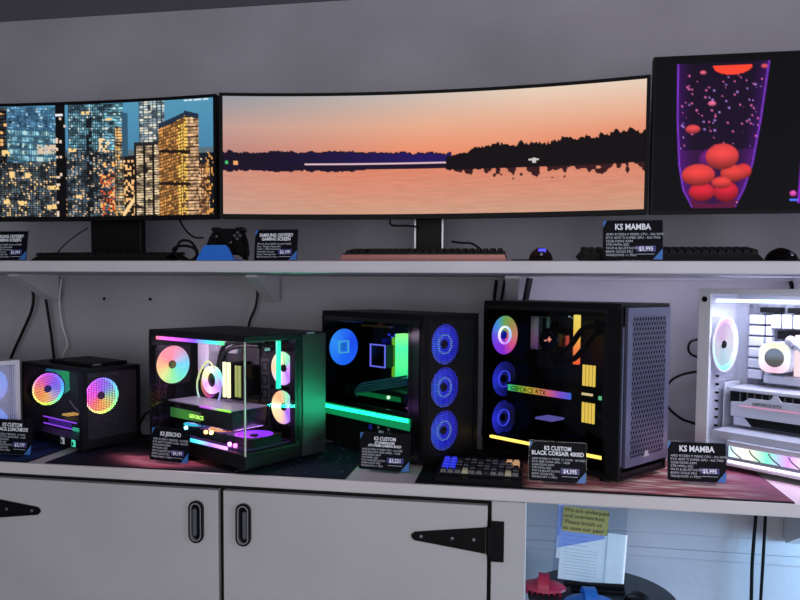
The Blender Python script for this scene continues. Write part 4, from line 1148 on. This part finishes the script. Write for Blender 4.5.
# ---- big white glass computer
def pc_white_glass():
    W, L, H = 0.28, 0.46, 0.4975
    t = thing('desktop_computer', 'large white computer with pale lights, white fan and white graphics card', 'computer', (0.850, 1.787, 0.9032), R(49))
    B, T = 0.014, 0.482
    wm = M['white_metal']
    shell(t, W, L, H, wm, B + 0.004, T, inner=M['white'])
    MB().bx(-0.001, 0.012, L - 0.034, L, 0.012, H - 0.002, 0.001).build('rear_column', wm, t)
    MB().lathe([(0.008, -0.002), (0.008, 0.004)], (0, L - 0.017, 0.468), 'x', 18).build('column_cap', M['black'], t, True)
    MB().bx(-0.001, 0.012, 0, L - 0.03, 0.012, 0.019, 0.001).build('bottom_rail', wm, t)
    box('side_glass', M['glass'], t, 0.0, 0.003, 0.004, L - 0.034, 0.075, T)
    box('front_glass', M['glass'], t, 0.004, W - 0.03, 0.0, 0.003, 0.075, T)
    MB().bx(0.018, 0.024, 0.02, 0.42, 0.460, 0.469).build('light_strip', glow('strip_mint_white', (225, 250, 230), 2.2), t)
    # lit lower band behind a clear skirt
    pal = axis_glow('skirt_pastel', 'Y', 0.37, 0.0, [(190, 240, 250), (255, 240, 225), (120, 235, 200), (215, 150, 250), (255, 250, 240), (130, 240, 210), (250, 190, 240), (190, 230, 255)], 1.3)
    sk = box('lit_skirt', pal, t, 0.006, 0.012, 0.006, 0.366, 0.036, 0.066)
    MB().bx(0.002, 0.006, 0.006, 0.366, 0.021, 0.027).build('light_line', glow('line_pink_white', (255, 225, 245), 2.2), sk)
    for k in range(7):
        y = 0.03 + k * 0.05
        MB().tube([(0.004, y, 0.037), (0.004, y + 0.022, 0.052), (0.004, y + 0.03, 0.064)], 0.0018, 6).build('skirt_rib', M['grey'], sk, True)
    MB().bx(0.003, 0.02, 0.004, 0.372, 0.066, 0.080, 0.002).build('inner_sill', M['white'], t)
    box('shroud', M['white'], t, 0.02, W - 0.006, 0.02, L - 0.04, 0.080, 0.100)
    # rear wall: perforated column and fan
    box('rear_grid', meshmat('white_grid', (215, 215, 235), 0.010, 0.34, 0.4, tri=True), t, 0.006, 0.20, L - 0.0105, L - 0.009, 0.08, T)
    pw = radial('fan_light_pearl', [(100, 225, 235), (150, 215, 250), (170, 200, 250), (215, 150, 235), (240, 140, 215), (245, 190, 235), (240, 225, 250), (180, 225, 250)], 2.0)
    pb = radial('fan_blade_pearl', [(185, 225, 240), (220, 225, 245), (225, 220, 245), (225, 190, 235), (225, 180, 230), (235, 215, 242), (235, 230, 248), (215, 232, 248)], 0.85)
    fan(t, (0.084, L - 0.04, 0.338), '-y', 0.158, M['white'], pw, pb, M['black'], 0.13, 9, 0.13, True)
    # slot plates below the fan
    for k in range(8):
        MB().lathe([(0.0035, L - 0.022), (0.0035, L - 0.014)], (0.085, 0, 0.245 - k * 0.024), 'y', 10).build('slot_screw', M['black'], t, True)
    box('slot_plate', meshmat('white_slot_grid', (225, 225, 240), 0.008, 0.24, 0.4), t, 0.105, 0.2, L - 0.03, L - 0.028, 0.085, 0.225)
    # board, shrouds
    tray = box('motherboard_tray', M['white'], t, 0.235, 0.238, 0.0, L - 0.006, 0.08, T)
    mb_ = box('motherboard', mat('board_silver', (120, 122, 136), 0.5, var=0.25, vscale=60), t, 0.226, 0.2345, 0.14, 0.42, 0.21, 0.452)
    for k in range(6):
        MB().bx(0.19, 0.226, 0.365, 0.405, 0.235 + k * 0.032, 0.262 + k * 0.032, 0.003).build('port_shroud', M['white'], mb_)
        MB().bx(0.20, 0.226, 0.345, 0.361, 0.235 + k * 0.032, 0.262 + k * 0.032, 0.002).build('heatsink_block', M['white'], mb_)
    for k in range(6):
        MB().bx(0.196, 0.226, 0.17 + k * 0.030, 0.196 + k * 0.030, 0.385, 0.425, 0.003).build('heatsink_block', M['white'], mb_)
    for k in range(3):
        MB().bx(0.19, 0.226, 0.17 + 0.075 * k, 0.225 + 0.075 * k, 0.43, 0.445, 0.002).build('power_plug', M['black'], mb_)
    MB().bx(0.205, 0.2265, 0.18, 0.33, 0.355, 0.378).build('dark_gap', M['black'], mb_)
    MB().bx(0.19, 0.2265, 0.17, 0.36, 0.225, 0.250, 0.004).build('storage_cover', M['white'], mb_)
    # round display cooler
    sq = lambda r_, n=36: [(r_ * math.copysign(abs(math.cos(2 * math.pi * k / n)) ** 0.6, math.cos(2 * math.pi * k / n)), r_ * math.copysign(abs(math.sin(2 * math.pi * k / n)) ** 0.6, math.sin(2 * math.pi * k / n))) for k in range(n)]
    ch = MB().prism(sq(0.043), 0.148, 0.215, 'x').move((0, 0.312, 0.305)).build('cooler_head', M['white'], t, True)
    MB().ring(sq(0.042), circle_sq(36, r=0.027), -0.004, 0.001).build('lit_ring', radial('cooler_pearl', [(255, 190, 220), (255, 250, 250), (255, 235, 200), (245, 250, 250)], 1.25), ch, True, (0.1475, 0.312, 0.305), ROT['-x'])
    MB().lathe([(0.0262, 0.1445), (0.0262, 0.1485)], (0, 0.312, 0.305), 'x', 30).build('display', axis_glow('display_picture', 'Z', 0.279, 0.331, [(90, 84, 78), (110, 106, 100), (150, 165, 190), (140, 165, 205)], 0.6), ch, True)
    for dy in (0, 0.022):
        MB().tube([(0.17, 0.29 - dy, 0.335), (0.14, 0.27 - dy, 0.36), (0.12, 0.24 - dy, 0.345), (0.115, 0.20 - dy, 0.31), (0.12, 0.14 - dy, 0.29)], 0.0095, 12).build('coolant_tube', M['white'], t, True)
    for k in range(2):
        MB().bx(0.17, 0.226, 0.235 + 0.02 * k, 0.250 + 0.02 * k, 0.255, 0.37, 0.002).build('memory_stick', glow('ram_white_pink', (255, 225, 230), 1.1), t)
    # graphics card
    g = MB().bx(0.10, 0.22, 0.06, 0.45 - 0.03, 0.205, 0.215, 0.002).build('graphics_card', M['white'], t)
    MB().bx(0.10, 0.22, 0.07, 0.41, 0.172, 0.2045).build('fin_stack', M['black'], g)
    for k in range(16):
        box('fin', M['grey'], g, 0.0985, 0.10, 0.08 + k * 0.02, 0.083 + k * 0.02, 0.174, 0.203)
    MB().prism([(0.405, 0.135), (0.405, 0.175), (0.37, 0.178), (0.355, 0.190), (0.21, 0.190), (0.195, 0.176), (0.06, 0.176), (0.06, 0.135)], 0.094, 0.21, 'x').build('fan_shroud', M['white'], g)
    MB().prism([(0.30, 0.19), (0.27, 0.19), (0.28, 0.2045), (0.29, 0.2045)], 0.095, 0.1, 'x').build('shroud_fin', M['white'], g)
    MB().bx(0.092, 0.094, 0.21, 0.38, 0.1655, 0.1675).build('light_line', glow('line_pink', (250, 150, 190), 1.0), g)
    text('card_lettering', 'GEFORCE RTX', 0.012, M['grey'], g, (0.0935, 0.345, 0.172), (R(90), 0, R(-90)), 'LEFT', 0.0002)
    MB().prism([(0.37, 0.137), (0.345, 0.110), (0.22, 0.110), (0.20, 0.137)], 0.096, 0.1, 'x').build('lower_vent', M['black'], g)
    MB().bx(0.10, 0.2, 0.06, 0.40, 0.108, 0.1345, 0.003).build('lower_shroud', M['white'], g)
    return t
PC_WHITE = pc_white_glass()

# ------------------------------------------------------------------ wall cables
cable('power_cable', 'black power cable hanging from the shelf bracket, first of two near the white mesh case', [(-1.77, 2.30, 1.434), (-1.775, 2.335, 1.38), (-1.783, 2.34, 1.31), (-1.83, 2.345, 1.22), (-1.885, 2.35, 1.12), (-1.93, 2.35, 1.0), (-1.95, 2.34, 0.9045)], 0.0055)
cable('power_cable', 'black power cable dropping down behind the lunchbox case beside the thin white one', [(-1.755, 2.345, 1.418), (-1.735, 2.345, 1.37), (-1.715, 2.345, 1.25), (-1.70, 2.345, 1.12), (-1.69, 2.34, 1.0), (-1.69, 2.33, 0.905)], 0.005)
cable('thin_cable', 'thin white cable hanging on the wall behind the lunchbox case', [(-1.668, 2.35, 1.42), (-1.678, 2.35, 1.33), (-1.668, 2.35, 1.25), (-1.648, 2.35, 1.18), (-1.665, 2.345, 1.13), (-1.68, 2.34, 1.0), (-1.68, 2.33, 0.9035)], 0.0028, M['cablewhite'])
cable('power_cable', 'black cable dropping from the shelf behind the glass corner computer', [(-0.915, 2.34, 1.424), (-0.905, 2.345, 1.395), (-0.91, 2.345, 1.33), (-0.938, 2.345, 1.255), (-0.95, 2.345, 1.1), (-0.95, 2.34, 0.905)], 0.0045)
cable('power_cable', 'thicker black cable behind the rear of the tall black tower', [(-0.072, 2.34, 1.424), (-0.078, 2.345, 1.36), (-0.082, 2.345, 1.27), (-0.10, 2.34, 1.12), (-0.11, 2.34, 0.906)], 0.0055)
cable('power_cable', 'black cable beside the antenna of the tall black tower', [(-0.045, 2.34, 1.424), (-0.055, 2.345, 1.36), (-0.068, 2.345, 1.27), (-0.07, 2.34, 1.1), (-0.075, 2.34, 0.905)], 0.0045)
cable('looped_cable', 'black cable curving on the wall between the tall tower and the white computer', [(0.66, 2.35, 0.9045), (0.62, 2.352, 0.93), (0.57, 2.355, 0.965), (0.52, 2.35, 0.985), (0.475, 2.35, 1.03), (0.478, 2.35, 1.09), (0.52, 2.35, 1.125), (0.60, 2.352, 1.142)], 0.004)
cable('looped_cable', 'short black cable loop at the upper rear edge of the white computer', [(0.60, 2.352, 1.243), (0.55, 2.35, 1.235), (0.538, 2.35, 1.212), (0.55, 2.35, 1.19), (0.60, 2.352, 1.172)], 0.0038)
cable('looped_cable', 'black cable loop between the lunchbox case and the glass corner computer', [(-1.06, 2.00, 0.9068), (-1.12, 2.02, 0.9068), (-1.165, 2.04, 0.912), (-1.19, 2.05, 0.94), (-1.175, 2.06, 0.985), (-1.14, 2.07, 1.01), (-1.135, 2.08, 1.06), (-1.11, 2.09, 1.09), (-1.06, 2.10, 1.10)], 0.0042)
cable('power_cable', 'black cable hanging from the shelf above the white computer', [(0.83, 2.34, 1.424), (0.838, 2.345, 1.40), (0.842, 2.345, 1.36), (0.85, 2.345, 1.2), (0.86, 2.345, 0.905)], 0.006)
cable('hanging_cord', 'black cord hanging below the counter, first of the pair from the note stand', [(0.742, 2.30, 0.866), (0.74, 2.30, 0.70), (0.735, 2.302, 0.55), (0.736, 2.302, 0.40), (0.736, 2.30, 0.2), (0.74, 2.28, 0.006), (0.8, 2.2, 0.006)], 0.0055)
cable('hanging_cord', 'black cord hanging below the counter, next to the support bracket', [(0.768, 2.30, 0.866), (0.768, 2.30, 0.72), (0.766, 2.302, 0.55), (0.763, 2.302, 0.40), (0.764, 2.30, 0.2), (0.77, 2.27, 0.006), (0.84, 2.2, 0.006)], 0.005)
# coil of cable and leads on the shelf
cable('coiled_cable', 'tangled black cable bundle on the shelf beside the game controller', [(-1.0, 1.87, SZ + 0.004), (-0.965, 1.865, SZ + 0.03), (-0.945, 1.86, SZ + 0.058), (-0.915, 1.862, SZ + 0.056), (-0.90, 1.87, SZ + 0.025), (-0.92, 1.872, SZ + 0.005), (-0.955, 1.868, SZ + 0.012), (-0.968, 1.86, SZ + 0.035), (-0.94, 1.858, SZ + 0.045), (-0.905, 1.86, SZ + 0.038), (-0.898, 1.868, SZ + 0.012), (-0.925, 1.875, SZ + 0.004), (-0.96, 1.88, SZ + 0.02), (-0.985, 1.885, SZ + 0.012), (-1.02, 1.89, SZ + 0.004)], 0.0038)
cable('lead', 'black lead hanging from the city skyline monitor to the game controller', [(-1.02, 2.0, 1.60), (-0.98, 1.96, 1.565), (-0.93, 1.91, 1.54), (-0.885, 1.875, 1.535)], 0.0028)
cable('lead', 'thin lead drooping behind the low black keyboard by the monitor neck', [(-1.39, 2.1, 1.585), (-1.42, 2.08, 1.56), (-1.45, 2.05, 1.52), (-1.47, 2.02, SZ + 0.003)], 0.0018)
cable('lead', 'short black lead curling from the sunset monitor near its neck', [(-0.37, 2.02, 1.60), (-0.372, 2.02, 1.585), (-0.36, 2.02, 1.578), (-0.32, 2.03, 1.578), (-0.29, 2.04, 1.574)], 0.003)
cable('lead', 'black lead lying behind the rose keyboard towards the mouse', [(-0.19, 2.0, 1.53), (-0.16, 1.99, 1.525), (-0.13, 1.98, 1.522), (-0.10, 1.975, 1.50), (-0.08, 1.975, SZ + 0.003)], 0.003)

# screws left in the wall
for x in (-1.514, -1.329, 0.60):
    sc = MB().lathe([(0.0055, WY - 0.004), (0.0055, WY - 0.001)], (x, 0, 1.349 if x < 0 else 1.31), 'y', 14).build('wall_screw', M['iron'], None, True)
    tag(sc, {-1.514: 'dark screw in the wall below the shelf, nearer the white cable', -1.329: 'dark screw in the wall below the shelf, nearer the glass corner computer', 0.60: 'dark screw in the wall above the white computer'}[x], 'screw')

# ------------------------------------------------------------------ under the counter: stool, brushes, note
sx, sy, szt = 0.25, 2.03, 0.52
stl = thing('round_stool', 'round black topped stool under the counter holding pet brushes and a note', 'stool', (sx, sy, 0))
MB().lathe([(0.17, szt - 0.045), (0.205, szt - 0.03), (0.21, szt - 0.01), (0.205, szt), (0.0, szt)], (0, 0, 0), 'z', 48, cap=False).build('seat', mat('stool_vinyl', (44, 48, 54), 0.35), stl, True)
MB().lathe([(0.028, 0.06), (0.028, szt - 0.035)], (0, 0, 0), 'z', 20).build('column', M['chrome'], stl, True)
MB().lathe([(0.19, 0.0), (0.19, 0.012), (0.05, 0.03), (0.028, 0.07)], (0, 0, 0), 'z', 36).build('foot', M['black'], stl, True)

def pet_brush(label, x, y, rz, m, s=1.0):
    t = thing('grooming_brush', label, 'brush', (x, y, szt + 0.0005), rz)
    # domed hand pad with a raised strap loop and rubber nubs below
    mb = MB(); V = []
    n, k_ = 24, 8
    for i in range(k_ + 1):
        a = math.pi / 2 * i / k_
        V.append([mb.bm.verts.new((0.075 * s * math.cos(a) * math.cos(2 * math.pi * j / n), 0.05 * s * math.cos(a) * math.sin(2 * math.pi * j / n), 0.012 + 0.022 * s * math.sin(a))) for j in range(n)])
    for i in range(k_):
        for j in range(n):
            mb.bm.faces.new((V[i][j], V[i][(j + 1) % n], V[i + 1][(j + 1) % n], V[i + 1][j]))
    mb.bm.faces.new(V[0]); bmesh.ops.remove_doubles(mb.bm, verts=mb.bm.verts, dist=1e-5)
    mb.build('pad', m, t, True)
    st_ = MB(); P = []
    for i in range(13):
        a = math.pi * i / 12
        P.append((0.0, 0.048 * s * math.cos(a), 0.014 + 0.044 * s * math.sin(a)))
    for w0 in (0,):
        prev = None
        for (xx, yy, zz) in P:
            ring = [st_.bm.verts.new((dx, yy * f, 0.014 + (zz - 0.014) * f)) for dx, f in ((-0.018 * s, 1), (0.018 * s, 1), (0.018 * s, 0.93), (-0.018 * s, 0.93))]
            if prev:
                for j in range(4): st_.bm.faces.new((prev[j], prev[(j + 1) % 4], ring[(j + 1) % 4], ring[j]))
            else: st_.bm.faces.new(ring)
            prev = ring
        st_.bm.faces.new(prev)
    st_.build('strap', m, t)
    for i in range(7):
        for j in range(4):
            xx = (-0.054 + 0.018 * i) * s; yy = (-0.027 + 0.018 * j) * s
            if (xx / 0.07) ** 2 + (yy / 0.046) ** 2 < s * s * 0.95:
                MB().lathe([(0.0035, 0.0), (0.0045, 0.0125)], (xx, yy, 0), 'z', 8).build('nub', m, t, True)
    return t
pet_brush('red rubber grooming brush on the black stool beside the cabinet', 0.086, 2.03, R(-4), M['red'], 0.86)
pet_brush('bright blue rubber grooming brush at the front of the black stool', 0.206, 1.945, R(6), M['bluerub'], 0.95)
pet_brush('black rubber grooming brush on the stool in front of the note', 0.335, 1.960, R(60), M['black'], 0.72)

nt_ = thing('note_stand', 'tilted white notice in a clear sleeve with a yellow handwritten note on top', 'notice', (0.204, 2.06, szt + 0.0005), R(3))
tl = R(-7)
NR = Matrix.Rotation(R(4.5), 3, 'Y')
def nplane(name, m, par, x0, x1, z0, z1, y, th_=0.0012, sh_=0.0):
    mb = MB().prism([(x0, z0), (x1, z0 + sh_), (x1, z1 + sh_), (x0, z1)], y, y + th_)
    mb.rot(R(4.5), 'Y').rot(tl, 'X').move((0, 0, 0.022))
    return mb.build(name, m, par)
slv = nplane('clear_sleeve', M['acrylic'], nt_, -0.095, 0.105, 0.0, 0.235, -0.0025, 0.001)
pg = nplane('white_sheet', M['paper'], nt_, -0.078, 0.110, 0.002, 0.150, 0.0)
nplane('rear_sheet', M['paper'], nt_, -0.088, -0.03, 0.06, 0.125, 0.0015)
bs_ = MB().prism([(-0.085, 0.090), (0.046, 0.132), (0.046, 0.149), (-0.085, 0.149)], -0.0007, -0.0001).rot(R(4.5), 'Y').rot(tl, 'X').move((0, 0, 0.022)).build('blue_sheet', M['bluepaper'], nt_)
nplane('rear_blue_sheet', M['bluepaper'], nt_, -0.092, -0.072, 0.085, 0.225, 0.0028)
yn = nplane('yellow_note', M['yellow'], nt_, -0.078, 0.053, 0.141, 0.213, -0.0018, 0.0008)
nplane('tape_strip', M['acrylic'], nt_, 0.050, 0.055, 0.0, 0.16, -0.0034, 0.0004)
def ntext(body, s, m, x, z, par, yy=-0.0030):
    p = Matrix.Rotation(tl, 3, 'X') @ (NR @ Vector((x, yy, z)))
    o = text('note_lettering', body, s, m, par, (p.x, p.y, p.z + 0.022), (R(90), 0, 0), 'LEFT', 0.0, 0.0001, 1.0)
    o.rotation_euler = (Matrix.Rotation(tl, 3, 'X') @ NR @ Matrix.Rotation(R(90), 3, 'X')).to_euler()
    return o
for i, ln in enumerate(('We are underpaid', 'and overworked.', 'Please brush us', 'to ease our pain!')):
    ntext(ln, 0.0172, M['inkblack'], -0.0745 + 0.003 * (i == 2), 0.1985 - 0.0172 * i, yn)
for i, ln in enumerate(('Dear friends of the', 'shop, we like it', 'best when you stop')):
    ntext('~ ~~ ~ ~~~ ~~'[: 9 + i], 0.014, M['inkblue'], -0.070, 0.126 - 0.013 * i, pg, -0.0014)
for k in range(9):
    nplane('faint_line', mat('faint_ink', (196, 198, 208), 0.7), pg, -0.066, 0.030, 0.018 + 0.009 * k, 0.0195 + 0.009 * k, -0.0008, 0.0004)
hold = MB().bx(-0.038, 0.112, -0.025, 0.03, 0.0, 0.012, 0.003).bx(-0.06, 0.112, -0.010, 0.012, 0.011, 0.024, 0.003).build('holder_base', M['black'], nt_)

# ------------------------------------------------------------------ light
def area(name, loc, target, sx_, sy_, power, col):
    l = bpy.data.lights.new(name, 'AREA'); l.shape = 'RECTANGLE'; l.size = sx_; l.size_y = sy_
    l.energy = power; l.color = col
    o = bpy.data.objects.new(name, l); COL.objects.link(o)
    o.location = loc
    d = Vector(target) - Vector(loc)
    o.rotation_euler = d.to_track_quat('-Z', 'Y').to_euler()
    return o
area('ceiling_lamp', (0.2, -0.9, 2.33), (0.0, 2.2, 0.9), 2.6, 1.0, 22, (1.0, 0.985, 0.98))
area('right_fill', (2.6, 0.2, 1.35), (0.5, 2.3, 1.35), 1.2, 1.4, 36, (0.80, 0.76, 1.0))  # added lavender fill from the right, not a window
area('front_fill', (0.1, -2.6, 1.25), (-0.1, 2.2, 1.2), 2.6, 1.5, 48, (1.0, 0.985, 0.985))  # added low frontal fill that reaches under the shelf, not a window
area('under_counter_lamp', (1.5, 1.9, 0.74), (0.55, 2.38, 0.4), 0.7, 0.25, 24, (0.30, 0.66, 1.0))
area('under_shelf_fill', (0.56, 2.16, 1.431), (0.56, 2.38, 1.22), 1.05, 0.03, 1.7, (0.74, 0.73, 1.0))  # added fill light brightening the wall under the shelf

def local_area(root, name, a, b, sx_, sy_, power, col, spread=180):
    mw = Matrix.Translation(root.location) @ root.rotation_euler.to_matrix().to_4x4()
    o = area(name, mw @ Vector(a), mw @ Vector(b), sx_, sy_, power, col)
    o.data.spread = R(spread)
    return o
local_area(PC_WHITE, 'white_case_led', (0.10, 0.22, 0.474), (0.12, 0.22, 0.1), 0.34, 0.14, 2.2, (0.78, 0.80, 1.0))
local_area(PC_WHITE, 'white_case_skirt_led', (-0.004, 0.19, 0.045), (-0.20, 0.19, -0.02), 0.34, 0.03, 0.16, (1.0, 0.5, 0.95))
local_area(PC_BLUE, 'green_bar_led', (-0.014, 0.23, 0.122), (-0.3, 0.34, 0.26), 0.36, 0.012, 1.5, (0.02, 1.0, 0.45), 105)
local_area(PC_GLASS, 'deck_led', (0.10, 0.20, 0.085), (0.06, 0.20, 0.3), 0.30, 0.10, 1.3, (0.60, 0.25, 1.0))
local_area(PC_GLASS, 'top_strip_led', (0.014, 0.26, 0.334), (0.16, 0.26, 0.16), 0.30, 0.008, 1.6, (0.95, 0.66, 0.98))
w = bpy.data.worlds.new('World'); scene.world = w; w.use_nodes = True
w.node_tree.nodes['Background'].inputs[0].default_value = (0.62, 0.66, 0.78, 1)
w.node_tree.nodes['Background'].inputs[1].default_value = 0.40

# ------------------------------------------------------------------ camera
cd = bpy.data.cameras.new('camera'); cam = bpy.data.objects.new('camera', cd); COL.objects.link(cam)
cd.sensor_width = 36.0; cd.lens = 31.5; cd.shift_y = 25.0 / 800.0; cd.clip_start = 0.02
P_, Y_, RO = R(3.0604), R(9.5677), R(-0.3903)
fw = Vector((-math.sin(Y_) * math.cos(P_), math.cos(Y_) * math.cos(P_), -math.sin(P_)))
rt = Vector((math.cos(Y_), math.sin(Y_), 0)); up = rt.cross(fw)
r2 = rt * math.cos(RO) - up * math.sin(RO); u2 = up * math.cos(RO) + rt * math.sin(RO)
cam.matrix_world = Matrix(((r2.x, u2.x, -fw.x, 0), (r2.y, u2.y, -fw.y, 0), (r2.z, u2.z, -fw.z, 1.3977), (0, 0, 0, 1)))
scene.camera = cam
vs = scene.view_settings
vs.view_transform = 'Standard'; vs.look = 'None'; vs.gamma = 1.0; vs.use_curve_mapping = False
vs.exposure = 0.0
